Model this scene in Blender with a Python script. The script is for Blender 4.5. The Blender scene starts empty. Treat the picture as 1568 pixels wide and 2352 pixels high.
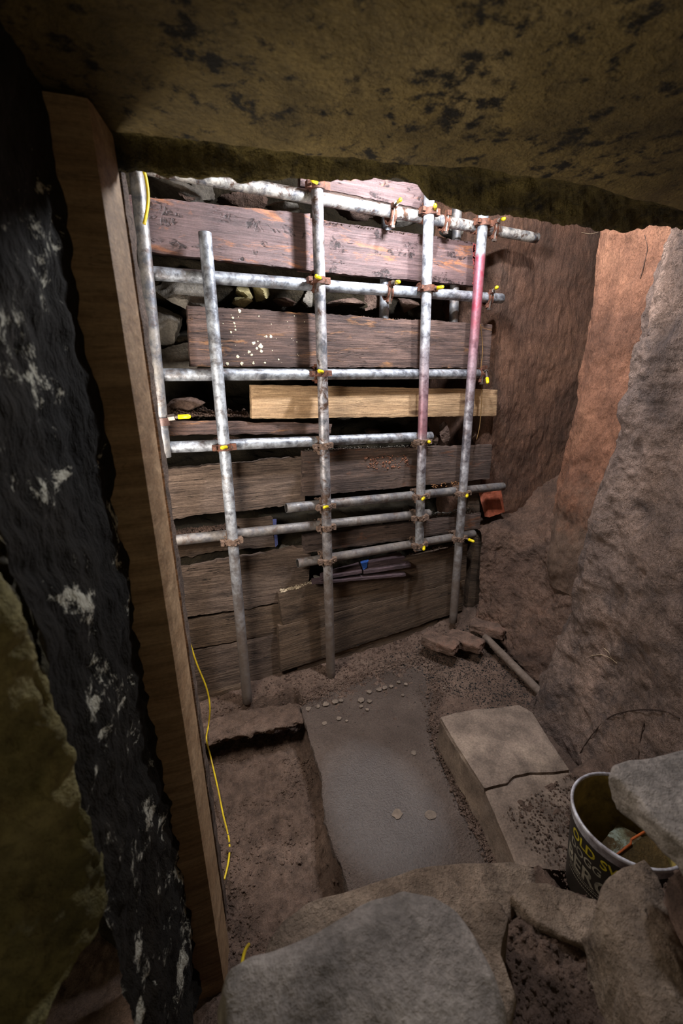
import bpy, bmesh, math, random
from mathutils import Vector, Matrix, noise
random.seed(7)
S = bpy.context.scene
COL = S.collection
# ------------------------------------------------------------------ camera
H = 1.62                                    # eye height above the chamber floor (floor z = 0)
FP = 1010.0                                 # focal length in pixels of the 1568x2352 frame
yaw, pit, rol = math.radians(25), math.radians(17.4), math.radians(1.08)
sy, cy, sp, cp = math.sin(yaw), math.cos(yaw), math.sin(pit), math.cos(pit)
F = Vector((sy*cp, cy*cp, -sp)); R0 = Vector((cy, -sy, 0)); U0 = R0.cross(F)
RR = R0*math.cos(rol) - U0*math.sin(rol); UU = R0*math.sin(rol) + U0*math.cos(rol)
CAM = Vector((0, 0, H))
cd = bpy.data.cameras.new('camera'); co = bpy.data.objects.new('camera', cd); COL.objects.link(co)
cd.sensor_fit = 'VERTICAL'; cd.sensor_height = 36.0; cd.lens = 36.0*FP/2352.0; cd.clip_start = 0.02
co.matrix_world = Matrix(((RR.x, UU.x, -F.x, 0), (RR.y, UU.y, -F.y, 0), (RR.z, UU.z, -F.z, H), (0, 0, 0, 1)))
cd.dof.use_dof = True; cd.dof.focus_distance = 2.0; cd.dof.aperture_fstop = 3.4
S.camera = co
# ------------------------------------------------------------------ light
w = bpy.data.worlds.new('world'); S.world = w; w.use_nodes = True
bg = w.node_tree.nodes['Background']; bg.inputs[0].default_value = (0.74, 0.64, 0.44, 1); bg.inputs[1].default_value = 0.085
def lamp(name, loc, power, col, size):
    l = bpy.data.lights.new(name, 'POINT'); l.energy = power; l.color = col; l.shadow_soft_size = size
    o = bpy.data.objects.new(name, l); COL.objects.link(o); o.location = (loc[0], loc[1], loc[2]+H)
    return o
lamp('work_light', (1.38, 1.18, 1.15), 37, (0.93, 0.95, 1.0), 0.035)
lamp('work_light_low', (1.12, 1.46, 0.74), 27, (0.90, 0.93, 1.0), 0.05)
lamp('fill_light_left', (-0.06, 1.36, -0.32), 18, (1.0, 0.92, 0.83), 0.16)  # unseen soft fill lamp, added to brighten the lower chamber
S.view_settings.view_transform = 'Standard'; S.view_settings.look = 'None'; S.view_settings.gamma = 1
S.view_settings.use_curve_mapping = False; S.view_settings.exposure = 1.42
# ------------------------------------------------------------------ helpers
def ray(x, y): return F + RR*((x-784)/FP) - UU*((y-1176)/FP)
def PY(x, y, Y): d = ray(x, y); return CAM + d*(Y/d.y)
def PZ(x, y, Z): d = ray(x, y); return CAM + d*((Z-H)/d.z)      # world Z
def PX(x, y, X): d = ray(x, y); return CAM + d*(X/d.x)
def PH(x, y, h): d = ray(x, y); return CAM + d*(h/math.hypot(d.x, d.y))
def PD(x, y, t): return CAM + ray(x, y)*t
def fbm(p, s, o=4, off=0.0): return noise.fractal(Vector((p[0]*s+off, p[1]*s+off*1.7, p[2]*s-off)), 0.9, 2.1, o)
def lerp(a, b, t): return a+(b-a)*t
def smooth(a, b, x):
    t = max(0.0, min(1.0, (x-a)/(b-a))); return t*t*(3-2*t)
def interp(tab, x):
    if x <= tab[0][0]: return tab[0][1]
    for (a, b), (c, d) in zip(tab, tab[1:]):
        if x <= c: return lerp(b, d, (x-a)/(c-a))
    return tab[-1][1]
def mesh_obj(name, verts, faces, mat, parent=None, sm=True, label=None, cat=None, group=None, kind=None, loc=None, mw=None):
    me = bpy.data.meshes.new(name); me.from_pydata([tuple(v) for v in verts], [], faces); me.update()
    if mat: me.materials.append(mat)
    if sm: me.polygons.foreach_set('use_smooth', [True]*len(me.polygons))
    o = bpy.data.objects.new(name, me); COL.objects.link(o)
    if mw is not None: o.matrix_world = mw
    if loc is not None: o.location = loc
    if parent: o.parent = parent
    tag(o, label, cat, group, kind); return o
def tag(o, label=None, cat=None, group=None, kind=None):
    if label: o['label'] = label
    if cat: o['category'] = cat
    if group: o['group'] = group
    if kind: o['kind'] = kind
    return o
def empty(name, loc, label, cat, group=None):
    o = bpy.data.objects.new(name, None); COL.objects.link(o); o.location = loc; o.empty_display_size = 0.05
    return tag(o, label, cat, group)
class MB:
    def __init__(s): s.v = []; s.f = []
    def add(s, v, f):
        n = len(s.v); s.v += [Vector(a) for a in v]; s.f += [tuple(i+n for i in q) for q in f]
    def box(s, c, d, rot=None):
        c = Vector(c); v = []
        for i in (-1, 1):
            for j in (-1, 1):
                for k in (-1, 1):
                    q = Vector((i*d[0]/2, j*d[1]/2, k*d[2]/2))
                    if rot: q = rot @ q
                    v.append(c+q)
        s.add(v, [(0,1,3,2),(4,6,7,5),(0,4,5,1),(2,3,7,6),(0,2,6,4),(1,5,7,3)])
    def tube(s, pts, r, n=12, caps=True, taper=None):
        rings = []; prev = None
        for i, p in enumerate(pts):
            p = Vector(p); a = Vector(pts[max(0, i-1)]); b = Vector(pts[min(len(pts)-1, i+1)])
            t = (b-a).normalized()
            if prev is None:
                u = t.orthogonal().normalized()
            else:
                u = (prev - t*prev.dot(t)).normalized()
            prev = u; w_ = t.cross(u); rr = r if taper is None else r*taper[i]
            rings.append([p+(u*math.cos(2*math.pi*k/n)+w_*math.sin(2*math.pi*k/n))*rr for k in range(n)])
        v = [q for g in rings for q in g]; f = []
        for i in range(len(rings)-1):
            for k in range(n):
                f.append((i*n+k, i*n+(k+1) % n, (i+1)*n+(k+1) % n, (i+1)*n+k))
        if caps:
            f.append(tuple(range(n-1, -1, -1))); f.append(tuple((len(rings)-1)*n+k for k in range(n)))
        s.add(v, f)
    def ring(s, c, axis, r0, r1, h, n=20, a0=0, a1=2*math.pi):
        c = Vector(c); ax = Vector(axis).normalized(); u = ax.orthogonal().normalized(); w_ = ax.cross(u); full = abs(a1-a0-2*math.pi) < 1e-6
        m = n if full else n+1; v = []; f = []
        for k in range(m):
            t = a0+(a1-a0)*k/n; d = u*math.cos(t)+w_*math.sin(t)
            v += [c+d*r0-ax*h/2, c+d*r1-ax*h/2, c+d*r1+ax*h/2, c+d*r0+ax*h/2]
        for k in range(n):
            a = 4*k; b = 4*((k+1) % m)
            for j in range(4): f.append((a+j, a+(j+1) % 4, b+(j+1) % 4, b+j))
        s.add(v, f)
    def obj(s, name, mat, parent=None, sm=False, **k):
        return mesh_obj(name, s.v, s.f, mat, parent, sm, **k)
def autosmooth(o, deg=40):
    me = o.data
    bm = bmesh.new(); bm.from_mesh(me)
    for e in bm.edges:
        if len(e.link_faces) == 2 and e.calc_face_angle(0) > math.radians(deg): e.smooth = False
    for f in bm.faces: f.smooth = True
    bm.to_mesh(me); bm.free()
# ------------------------------------------------------------------ materials
def srgb(c):
    return tuple(((x/255)/12.92 if x/255 <= 0.04045 else ((x/255+0.055)/1.055)**2.4) for x in c)+(1,)
class NT:
    def __init__(s, name):
        s.m = bpy.data.materials.new(name); s.m.use_nodes = True; s.t = s.m.node_tree
        s.b = s.t.nodes['Principled BSDF']; s.l = s.t.links
        s.tc = s.n('ShaderNodeTexCoord')
    def n(s, typ, **k):
        o = s.t.nodes.new(typ)
        for a, b in k.items(): setattr(o, a, b)
        return o
    def map(s, scale=(1,1,1), src='Object', rot=(0,0,0), loc=(0,0,0)):
        m = s.n('ShaderNodeMapping'); m.inputs['Scale'].default_value = scale; m.inputs['Rotation'].default_value = rot; m.inputs['Location'].default_value = loc
        s.l.new(s.tc.outputs[src], m.inputs[0]); return m.outputs[0]
    def noise(s, vec, scale, detail=6, rough=0.6, dist=0.0):
        q = s.n('ShaderNodeTexNoise'); q.inputs['Scale'].default_value = scale; q.inputs['Detail'].default_value = detail
        q.inputs['Roughness'].default_value = rough; q.inputs['Distortion'].default_value = dist
        s.l.new(vec, q.inputs['Vector']); return q.outputs[0]
    def vor(s, vec, scale, feature='F1', out=0):
        q = s.n('ShaderNodeTexVoronoi', feature=feature); q.inputs['Scale'].default_value = scale; s.l.new(vec, q.inputs['Vector']); return q.outputs[out]
    def ramp(s, fac, stops):
        r = s.n('ShaderNodeValToRGB'); e = r.color_ramp.elements
        while len(e) < len(stops): e.new(0.5)
        for i, (p, c) in enumerate(stops):
            e[i].position = p; e[i].color = c if len(c) == 4 else srgb(c)
        s.l.new(fac, r.inputs[0]); return r.outputs[0]
    def bw(s, fac, a, b):
        if a > b: return s.ramp(fac, [(b, (1,1,1,1)), (a, (0,0,0,1))])
        return s.ramp(fac, [(a, (0,0,0,1)), (b, (1,1,1,1))])
    def mix(s, fac, a, b, mode='MIX'):
        m = s.n('ShaderNodeMix', data_type='RGBA', blend_type=mode)
        for idx, val in ((0, fac), (6, a), (7, b)):
            if isinstance(val, (int, float)): m.inputs[idx].default_value = val
            elif isinstance(val, tuple): m.inputs[idx].default_value = val if len(val) == 4 else srgb(val)
            else: s.l.new(val, m.inputs[idx])
        return m.outputs[2]
    def math(s, op, a, b=0.0, clamp=False):
        m = s.n('ShaderNodeMath', operation=op, use_clamp=clamp)
        for i, val in enumerate((a, b)):
            if isinstance(val, (int, float)): m.inputs[i].default_value = val
            else: s.l.new(val, m.inputs[i])
        return m.outputs[0]
    def sep(s, vec):
        q = s.n('ShaderNodeSeparateXYZ'); s.l.new(vec, q.inputs[0]); return q.outputs
    def pos(s):
        return s.n('ShaderNodeNewGeometry').outputs['Position']
    def bump(s, hgt, strength=0.5, dist=0.01, prev=None):
        b = s.n('ShaderNodeBump'); b.inputs['Strength'].default_value = strength; b.inputs['Distance'].default_value = dist
        s.l.new(hgt, b.inputs['Height'])
        if prev is not None: s.l.new(prev, b.inputs['Normal'])
        return b.outputs[0]
    def out(s, col=None, rough=None, metal=None, nrm=None, spec=None):
        for k, v in (('Base Color', col), ('Roughness', rough), ('Metallic', metal), ('Normal', nrm), ('Specular IOR Level', spec)):
            if v is None: continue
            if isinstance(v, (int, float)): s.b.inputs[k].default_value = v
            elif isinstance(v, tuple): s.b.inputs[k].default_value = v if len(v) == 4 else srgb(v)
            else: s.l.new(v, s.b.inputs[k])
        return s.m
def rock_mat(name, c1, c2, c3, big=1.6, fine=40, bump=0.6, stretch=(1,1,1), rot=(0,0,0), rough=0.85, dark=None, dscale=6, dth=(0.60, 0.70), dist=0.012, spec=0.3, pale=None, pth=(0.62, 0.75), pscale=5, low=None, ddist=0.6):
    n = NT(name); v = n.map(); vs = n.map(stretch, rot=rot)
    a = n.noise(v, big, 5, 0.62, 0.3); b = n.noise(vs, fine*0.25, 8, 0.7); f = n.noise(vs, fine, 6, 0.7)
    col = n.ramp(a, [(0.30, c1), (0.52, c2), (0.72, c3)])
    col = n.mix(0.85, col, n.ramp(b, [(0.3, (0.38,0.38,0.38,1)), (0.5, (0.95,0.95,0.95,1)), (0.7, (1.35,1.35,1.35,1))]), 'MULTIPLY')
    sp_ = n.noise(v, fine*3.2, 3, 0.6); col = n.mix(0.5, col, n.ramp(sp_, [(0.35, (0.5,0.5,0.5,1)), (0.6, (1.1,1.1,1.1,1))]), 'MULTIPLY')
    if dark:
        d = n.noise(v, dscale, 7, 0.72, ddist); d2 = n.noise(v, dscale*0.22, 3, 0.6); d = n.math('ADD', n.math('MULTIPLY', d, 0.75), n.math('MULTIPLY', d2, 0.27)); col = n.mix(n.bw(d, *dth), col, dark)
    if low:
        pz = n.sep(n.pos())[2]; t = n.math('ADD', n.math('MULTIPLY', n.noise(v, 6, 5, 0.7), 0.9), n.math('MULTIPLY', pz, -1.0)); col = n.mix(n.math('MULTIPLY', n.bw(n.math('ADD', t, low[3]), -0.05, 0.30), 0.9), col, n.mix(0.8, low[:3], n.ramp(b, [(0.3, (0.5,0.5,0.5,1)), (0.7, (1.25,1.25,1.25,1))]), 'MULTIPLY'))
    if pale:
        d = n.noise(n.map(loc=(3,7,1)), pscale, 7, 0.75, 0.4); col = n.mix(n.bw(d, *pth), col, pale)
    h = n.math('ADD', n.math('MULTIPLY', b, 1.4), f)
    nb = n.bump(h, bump, dist*1.6); nb = n.bump(n.noise(v, fine*5, 3), bump*0.7, 0.004, nb)
    return n.out(col, rough, 0.0, nb, spec)
def wood_mat(name, light, dark, grain=1.0, blotch=None, cracks=0.5, bump=0.5, marks=None, rough=0.7, gs=60, knots=None, fleck=None, warm=None, stain=0.75):
    n = NT(name); oi = n.n('ShaderNodeObjectInfo')
    off = n.n('ShaderNodeVectorMath', operation='ADD'); n.l.new(n.tc.outputs['Object'], off.inputs[0])
    cr = n.n('ShaderNodeCombineXYZ'); n.l.new(n.math('MULTIPLY', oi.outputs['Random'], 37.0), cr.inputs[0]); n.l.new(n.math('MULTIPLY', oi.outputs['Random'], 11.0), cr.inputs[2]); n.l.new(cr.outputs[0], off.inputs[1])
    def mp(sc):
        m = n.n('ShaderNodeMapping'); m.inputs['Scale'].default_value = sc; n.l.new(off.outputs[0], m.inputs[0]); return m.outputs[0]
    v = mp((1,1,1)); g = n.noise(mp((1.5, gs*0.6, gs*1.1)), 1.0, 7, 0.7, 0.35); g2 = n.noise(mp((6, gs*2.5, gs*4.2)), 1.0, 5, 0.75, 0.15)
    col = n.ramp(g, [(0.30, dark), (0.66, light)])
    col = n.mix(0.8*grain, col, n.ramp(g2, [(0.34, (0.30,0.28,0.27,1)), (0.50, (0.85,0.85,0.85,1)), (0.66, (1.6,1.6,1.6,1))]), 'MULTIPLY')
    bl = n.noise(mp((3, 5, 6)), 1.0, 5, 0.6, 0.5)
    if blotch: col = n.mix(n.math('MULTIPLY', n.bw(bl, 0.40, 0.78), 0.85), col, n.mix(0.5, blotch, n.ramp(g2, [(0.34, (0.4,0.4,0.4,1)), (0.62, (1.3,1.3,1.3,1))]), 'MULTIPLY'))
    if warm: col = n.mix(n.math('MULTIPLY', n.bw(n.noise(mp((4, 9, 16)), 1.0, 5, 0.7, 0.6), 0.56, 0.68), 0.8), col, n.mix(0.6, warm, n.ramp(g2, [(0.3, (0.3,0.3,0.3,1)), (0.6, (1.1,1.1,1.1,1))]), 'MULTIPLY'))
    st = n.noise(mp((3.5, 9, 15)), 1.0, 7, 0.72, 0.5); col = n.mix(stain, col, n.ramp(st, [(0.36, (0.28,0.27,0.27,1)), (0.50, (0.85,0.85,0.85,1)), (0.66, (1.25,1.25,1.25,1))]), 'MULTIPLY')
    gr = n.noise(v, 120, 4, 0.7); col = n.mix(0.35, col, n.ramp(gr, [(0.35, (0.5,0.5,0.5,1)), (0.6, (1.1,1.1,1.1,1))]), 'MULTIPLY')
    h = n.math('ADD', g, n.math('MULTIPLY', g2, 0.8))
    if marks:
        q = n.noise(mp((13, 13, 16)), 1.0, 3, 0.5, 1.2); band = n.math('SUBTRACT', 1.0, n.math('MULTIPLY', n.math('ABSOLUTE', n.math('SUBTRACT', q, 0.5)), 9.0), True)
        msk = n.bw(n.noise(mp((8, 14, 18)), 1.0, 3, 0.6, 0.3), 0.57, 0.60); mk = n.math('MULTIPLY', band, msk, True)
        mk = n.math('MULTIPLY', mk, n.bw(n.noise(v, 60, 3), 0.38, 0.5))
        col = n.mix(mk, col, marks); h = n.math('SUBTRACT', h, mk)
    if cracks:
        q = n.noise(mp((1.6, 30, 34)), 1.0, 4, 0.6, 0.5); ck = n.bw(n.math('ABSOLUTE', n.math('SUBTRACT', q, 0.5)), 0.012, 0.0)
        ck = n.math('MULTIPLY', ck, n.bw(n.noise(mp((4, 6, 9)), 1.0, 3), 0.5, 0.56))
        col = n.mix(n.math('MULTIPLY', ck, cracks), col, (22,16,14)); h = n.math('SUBTRACT', h, ck)
    if knots:
        vo = n.vor(mp((3.0, 7, 9)), 1.0); kn = n.bw(vo, 0.17, 0.09); col = n.mix(n.math('MULTIPLY', kn, 0.75), col, knots)
    if fleck:
        vo = n.vor(mp((45, 45, 45)), 1.0); fk = n.math('MULTIPLY', n.bw(vo, 0.20, 0.16), n.bw(n.noise(mp((9, 9, 9)), 1.0, 2), 0.57, 0.59)); col = n.mix(fk, col, fleck)
    nb = n.bump(h, bump, 0.012); nb = n.bump(gr, bump*0.6, 0.002, nb)
    return n.out(col, rough, 0.0, nb, 0.35)
def pipe_mat(name, base=(190,196,204), red=None, rust=0.35, mud=0.0):
    n = NT(name); v = n.map(); oi = n.n('ShaderNodeObjectInfo')
    cr = n.n('ShaderNodeCombineXYZ'); n.l.new(n.math('MULTIPLY', oi.outputs['Random'], 23.0), cr.inputs[0]); off = n.n('ShaderNodeVectorMath', operation='ADD'); n.l.new(v, off.inputs[0]); n.l.new(cr.outputs[0], off.inputs[1]); v = off.outputs[0]
    a = n.noise(v, 22, 6, 0.65, 0.3); b = n.noise(v, 90, 5, 0.7)
    col = n.mix(n.bw(a, 0.38, 0.62), (98,100,106), base)
    a2 = n.noise(v, 9, 7, 0.75, 0.4); col = n.mix(n.math('MULTIPLY', n.bw(a2, 0.52, 0.66), 0.55), col, (110,96,84))
    col = n.mix(0.4, col, n.ramp(b, [(0.35, (0.6,0.6,0.6,1)), (0.6, (1.1,1.1,1.1,1))]), 'MULTIPLY')
    metal = 0.55
    if red:
        z = n.math('DIVIDE', n.sep(n.tc.outputs['Object'])[2], 2.5)
        m1 = n.ramp(z, [(q/2.5, (c_,c_,c_,1)) for q, c_ in red])
        m1 = n.math('MULTIPLY', m1, n.ramp(a, [(0.25, (0.35,0.35,0.35,1)), (0.6, (1,1,1,1))]))
        col = n.mix(m1, col, (150,62,78))
    rn = n.noise(v, 14, 8, 0.75, 0.5); rm = n.bw(rn, 0.58-rust*0.1, 0.70-rust*0.1)
    col = n.mix(n.math('MULTIPLY', rm, rust*1.4, True), col, (84,62,50))
    pz = n.sep(n.pos())[2]
    md = n.math('ADD', n.math('MULTIPLY', n.noise(v, 10, 6, 0.7), 1.2), n.math('MULTIPLY', pz, -1.0))
    md = n.math('MULTIPLY', n.bw(n.math('ADD', md, 0.60), 0.0, 0.85), 0.92)      # dried mud, thicker near the ground
    col = n.mix(md, col, (92,78,68))
    rough = n.math('ADD', n.math('MULTIPLY', md, 0.40), n.math('ADD', 0.36, n.math('MULTIPLY', b, 0.25)))
    mt = n.math('MULTIPLY', n.math('SUBTRACT', 1.0, md), metal)
    nb = n.bump(n.math('ADD', n.noise(v, 60, 6, 0.7), n.math('MULTIPLY', rm, 0.3)), 0.35, 0.004)
    return n.out(col, rough, mt, nb)
def plain(name, col, rough=0.6, metal=0.0, var=0.3, sc=30, bump=0.3, c2=None):
    n = NT(name); v = n.map(); a = n.noise(v, sc, 6, 0.7)
    c = n.mix(n.bw(a, 0.35, 0.65), c2 or tuple(int(x*(1-var)) for x in col), col)
    return n.out(c, rough, metal, n.bump(n.noise(v, sc*2.5, 5, 0.7), bump, 0.004))
M = {}
M['wood_purple'] = wood_mat('wet_brown_board', (122,98,96), (74,58,58), blotch=(92,74,74), marks=(30,20,20), warm=(176,112,70), bump=0.35, rough=0.5, cracks=0.4, grain=0.6, stain=0.5)
M['wood_dark'] = wood_mat('dark_stained_board', (132,104,92), (58,46,44), blotch=(70,58,58), warm=(190,134,84), bump=0.6, cracks=0.8, rough=0.6)
M['wood_dark2'] = wood_mat('dark_weathered_board', (128,106,94), (66,54,50), blotch=(78,66,62), bump=0.7, cracks=0.9, warm=(146,98,70))
M['wood_pine'] = wood_mat('pale_pine_board', (210,176,136), (150,118,86), blotch=(174,140,106), bump=0.4, cracks=0.25, knots=(70,46,30), gs=42, grain=0.8, stain=0.35)
M['wood_grey'] = wood_mat('weathered_grey_timber', (150,128,112), (88,72,62), blotch=(104,86,76), bump=1.0, cracks=1.0, rough=0.85)
M['wood_mud'] = wood_mat('muddy_timber', (136,112,92), (80,66,54), blotch=(98,80,66), bump=1.0, cracks=0.8, rough=0.95, grain=0.6)
M['wood_post'] = wood_mat('oiled_timber_post', (176,146,112), (112,84,56), blotch=(136,104,72), bump=0.25, cracks=0.3, rough=0.7, gs=25, grain=0.4, stain=0.3)
M['wood_slate'] = wood_mat('purple_grey_offcut', (104,84,88), (66,52,56), blotch=(78,62,66), bump=0.6, cracks=0.5)
M['pipe'] = pipe_mat('galvanised_steel')
M['pipe_rusty'] = pipe_mat('galvanised_steel_rusty', (176,172,168), rust=0.9)
M['pipe_dull'] = pipe_mat('galvanised_steel_dull', (150,146,142), rust=0.6)
M['pipe_in'] = plain('pipe_inside', (40,34,30), 0.9)
M['rust'] = plain('rusty_clamp_steel', (120,74,54), 0.62, 0.25, sc=45, bump=0.8, c2=(58,38,30))
M['rustmud'] = plain('mud_caked_steel', (128,104,88), 0.95, 0.0, sc=55, bump=1.0, c2=(74,56,46))
M['steelbolt'] = plain('dull_bolt_steel', (120,108,100), 0.4, 0.7)
M['yellow'] = plain('yellow_plastic', (232,208,24), 0.35, var=0.1, bump=0.05)
M['cable'] = plain('yellow_cable_sheath', (222,196,30), 0.45, var=0.25, sc=14, bump=0.1, c2=(168,140,40))
M['rope'] = plain('tan_cord', (150,112,62), 0.9, sc=200, bump=0.8)
M['brick'] = rock_mat('old_dirty_brick', (112,92,80), (134,108,94), (158,114,94), big=12, fine=60, bump=0.8, dark=(112,92,80), dscale=12, dth=(0.50,0.66))
M['terra'] = rock_mat('terracotta', (136,70,50), (160,86,62), (176,104,84), big=8, fine=60, bump=0.25, rough=0.55)
M['earth'] = rock_mat('brown_earth', (108,88,76), (136,112,98), (160,136,120), big=2.6, fine=70, bump=1.0, rough=0.95, dark=(72,58,50), dscale=9, dth=(0.58,0.75))
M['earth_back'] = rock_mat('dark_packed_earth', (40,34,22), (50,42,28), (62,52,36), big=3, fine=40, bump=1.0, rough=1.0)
M['grit'] = rock_mat('black_grit', (44,42,42), (58,54,52), (78,70,64), big=8, fine=90, bump=1.0, rough=0.9)
M['rock_dark'] = rock_mat('tooled_brown_sandstone', (94,72,60), (122,88,70), (144,104,80), big=1.5, fine=46, bump=1.0, stretch=(1,1,0.42), rough=0.95, dark=(66,54,46), dscale=2.5, dth=(0.5,0.72), dist=0.02)
M['rock_orange'] = rock_mat('orange_sandstone', (120,84,66), (150,104,80), (170,122,94), big=2.0, fine=34, bump=0.9, stretch=(1,1.6,0.6), rot=(0.5,0,0), rough=0.95, dark=(104,74,60), dscale=5, dth=(0.56,0.72), dist=0.018, low=(112,92,78,0.62))
M['rock_grey'] = rock_mat('grey_brown_sandstone', (116,98,90), (148,124,110), (172,142,124), big=2.4, fine=26, bump=1.0, rough=0.95, dark=(88,76,72), dscale=6, dth=(0.50,0.66), dist=0.032)
M['rock_bank'] = rock_mat('brown_rock_bank', (108,84,72), (136,108,92), (158,122,102), big=3.0, fine=34, bump=1.0, rough=0.95, dark=(84,68,60), dscale=5, dth=(0.5,0.7), dist=0.03)
M['lintel'] = rock_mat('olive_stained_stone', (78,65,36), (104,88,50), (124,107,70), big=2.2, fine=34, bump=0.8, rough=0.9, dark=(22,18,8), dscale=20, dth=(0.53,0.60), dist=0.006, ddist=0.15)
M['lintel_lip'] = rock_mat('ragged_stone_edge', (84,72,30), (104,90,44), (124,108,60), big=5, fine=40, bump=1.2, rough=1.0, dark=(22,18,8), dscale=12, dth=(0.5,0.62), dist=0.02)
M['wall_l'] = rock_mat('black_mouldy_stone', (16,13,8), (24,19,11), (32,25,14), big=3, fine=18, bump=0.8, rough=0.95, stretch=(1,1,0.35), pale=(176,172,156), pscale=9, pth=(0.57,0.62))
M['olive'] = rock_mat('olive_stone', (92,86,52), (122,112,74), (146,134,98), big=4, fine=20, bump=0.8, rough=0.95, dark=(56,50,26), dscale=6, dth=(0.52,0.7))
M['stone_grey'] = rock_mat('grey_sandstone', (118,110,104), (146,136,128), (172,162,152), big=4, fine=30, bump=0.7, rough=0.85, dark=(78,70,64), dscale=5, dth=(0.55,0.75), dist=0.008)
M['stone_brown'] = rock_mat('dusty_brown_stone', (112,94,80), (140,122,106), (164,146,128), big=4, fine=34, bump=0.9, rough=0.95, dark=(70,58,50), dscale=7, dth=(0.54,0.7), dist=0.01)
M['stone_block'] = rock_mat('carved_block_sandstone', (102,88,78), (122,106,94), (150,132,116), big=5, fine=40, bump=0.5, rough=0.85, pale=(172,154,138), pscale=4, pth=(0.60,0.72), dist=0.006)
M['rubble'] = rock_mat('grey_rubble', (78,72,64), (104,98,90), (126,120,110), big=6, fine=30, bump=0.5, rough=0.85)
M['rubble_olive'] = rock_mat('olive_rubble', (96,88,56), (118,108,74), (140,128,92), big=6, fine=30, bump=0.4, rough=0.8)
M['rubble_brown'] = rock_mat('brown_rubble', (74,58,50), (98,78,68), (120,98,86), big=6, fine=30, bump=0.9, rough=0.95)
M['plaster'] = plain('light_crumb', (196,178,150), 0.9, var=0.3)
def slab_mat():
    n = NT('damp_screed'); v = n.map(); a = n.noise(v, 3.5, 6, 0.65, 0.3); f = n.noise(v, 150, 5, 0.75)
    col = n.ramp(a, [(0.3, (98,83,74)), (0.5, (116,100,91)), (0.7, (134,117,106))])
    col = n.mix(0.6, col, n.ramp(f, [(0.35, (0.5,0.5,0.5,1)), (0.62, (1.15,1.15,1.15,1))]), 'MULTIPLY')
    d = n.vor(v, 28); col = n.mix(n.bw(d, 0.10, 0.05), col, (40,34,32))
    x, y, z = n.sep(n.pos())                          # a wet film lies over the middle of the slab
    dx = n.math('DIVIDE', n.math('SUBTRACT', x, 0.67), 0.24); dy = n.math('DIVIDE', n.math('SUBTRACT', y, 1.12), 0.36)
    r = n.math('ADD', n.math('MULTIPLY', dx, dx), n.math('MULTIPLY', dy, dy)); r = n.math('ADD', r, n.math('MULTIPLY', n.math('SUBTRACT', n.noise(v, 12, 9, 0.85), 0.5), 0.9))
    wet = n.bw(r, 1.30, 0.30); col = n.mix(n.math('MULTIPLY', wet, 0.30), col, (96,86,84))
    sk = n.math('MULTIPLY', n.noise(v, 120, 3, 0.6), 2.0); rough = n.math('SUBTRACT', 0.72, n.math('MULTIPLY', wet, 0.26)); n.b.inputs['Coat Roughness'].default_value = 0.40; n.l.new(wet, n.b.inputs['Coat Weight'])
    nb = n.bump(n.math('ADD', f, sk), 1.0, 0.013); n.l.new(n.bump(n.math('ADD', f, sk), 1.0, 0.0022), n.b.inputs['Coat Normal']); n.b.inputs['Coat IOR'].default_value = 1.62; return n.out(col, rough, 0.0, nb, n.math('ADD', 0.4, n.math('MULTIPLY', wet, 0.6)))
M['slab'] = slab_mat()
# ------------------------------------------------------------------ surfaces from control nets
def catmull(p, t):
    n = len(p)-1; x = t*n; i = min(int(x), n-1); u = x-i
    a, b, c, d = p[max(i-1, 0)], p[i], p[i+1], p[min(i+2, n)]
    return ((b*2)+(c-a)*u+(a*2-b*5+c*4-d)*u*u+(b*3-a-c*3+d)*u*u*u)*0.5
def net(name, rows, nu, nv, disp, mat, flip=False, **k):
    """rows: list of rows of Vectors; disp(p) -> offset along the normal"""
    cols = [[catmull(r, j/nu) for j in range(nu+1)] for r in rows]; g = []
    for i in range(nv+1):
        g.append([catmull([c[j] for c in cols], i/nv) for j in range(nu+1)])
    v = []
    for i in range(nv+1):
        for j in range(nu+1):
            a = g[min(i+1, nv)][j]-g[max(i-1, 0)][j]; b = g[i][min(j+1, nu)]-g[i][max(j-1, 0)]
            nn = a.cross(b)
            if nn.length > 1e-9: nn.normalize()
            if nn.dot(CAM-g[i][j]) < 0: nn = -nn
            v.append(g[i][j]+nn*disp(g[i][j]))
    W = nu+1; f = [(i*W+j, i*W+j+1, (i+1)*W+j+1, (i+1)*W+j) for i in range(nv) for j in range(nu)]
    return mesh_obj(name, v, f, mat, **k)
# ------------------------------------------------------------------ rocks
def ico(sub):
    bm = bmesh.new(); bmesh.ops.create_icosphere(bm, subdivisions=sub, radius=1); v = [x.co.copy() for x in bm.verts]; f = [tuple(q.index for q in t.verts) for t in bm.faces]; bm.free(); return v, f
ICO = {s: ico(s) for s in (1, 2, 3, 4, 5)}
def rock(name, loc, size, seed=0, mat=None, sub=3, planes=9, rot=None, rough=0.05, parent=None, **k):
    rnd = random.Random(seed); V, Fc = ICO[sub]; pl = []
    for _ in range(planes):
        d = Vector((rnd.gauss(0,1), rnd.gauss(0,1), rnd.gauss(0,1))).normalized(); pl.append((d, rnd.uniform(0.34, 0.72)))
    R_ = (rot if rot is not None else Matrix.Rotation(rnd.uniform(0, 6.28), 3, Vector((rnd.gauss(0,1), rnd.gauss(0,1), rnd.gauss(0,1))).normalized()))
    vs = []
    for q in V:
        r = 1.0
        for d, h in pl:
            c = q.dot(d)
            if c > 1e-4: r = min(r, h/c)
        r *= 1+rough*fbm(q, 2.2, 4, seed*1.3)
        p = q*r; p = R_ @ p
        vs.append(Vector((p.x*size[0], p.y*size[1], p.z*size[2])))
    o = mesh_obj(name, vs, Fc, mat or M['rubble'], parent, True, loc=loc, **k); autosmooth(o, 32); return o
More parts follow.
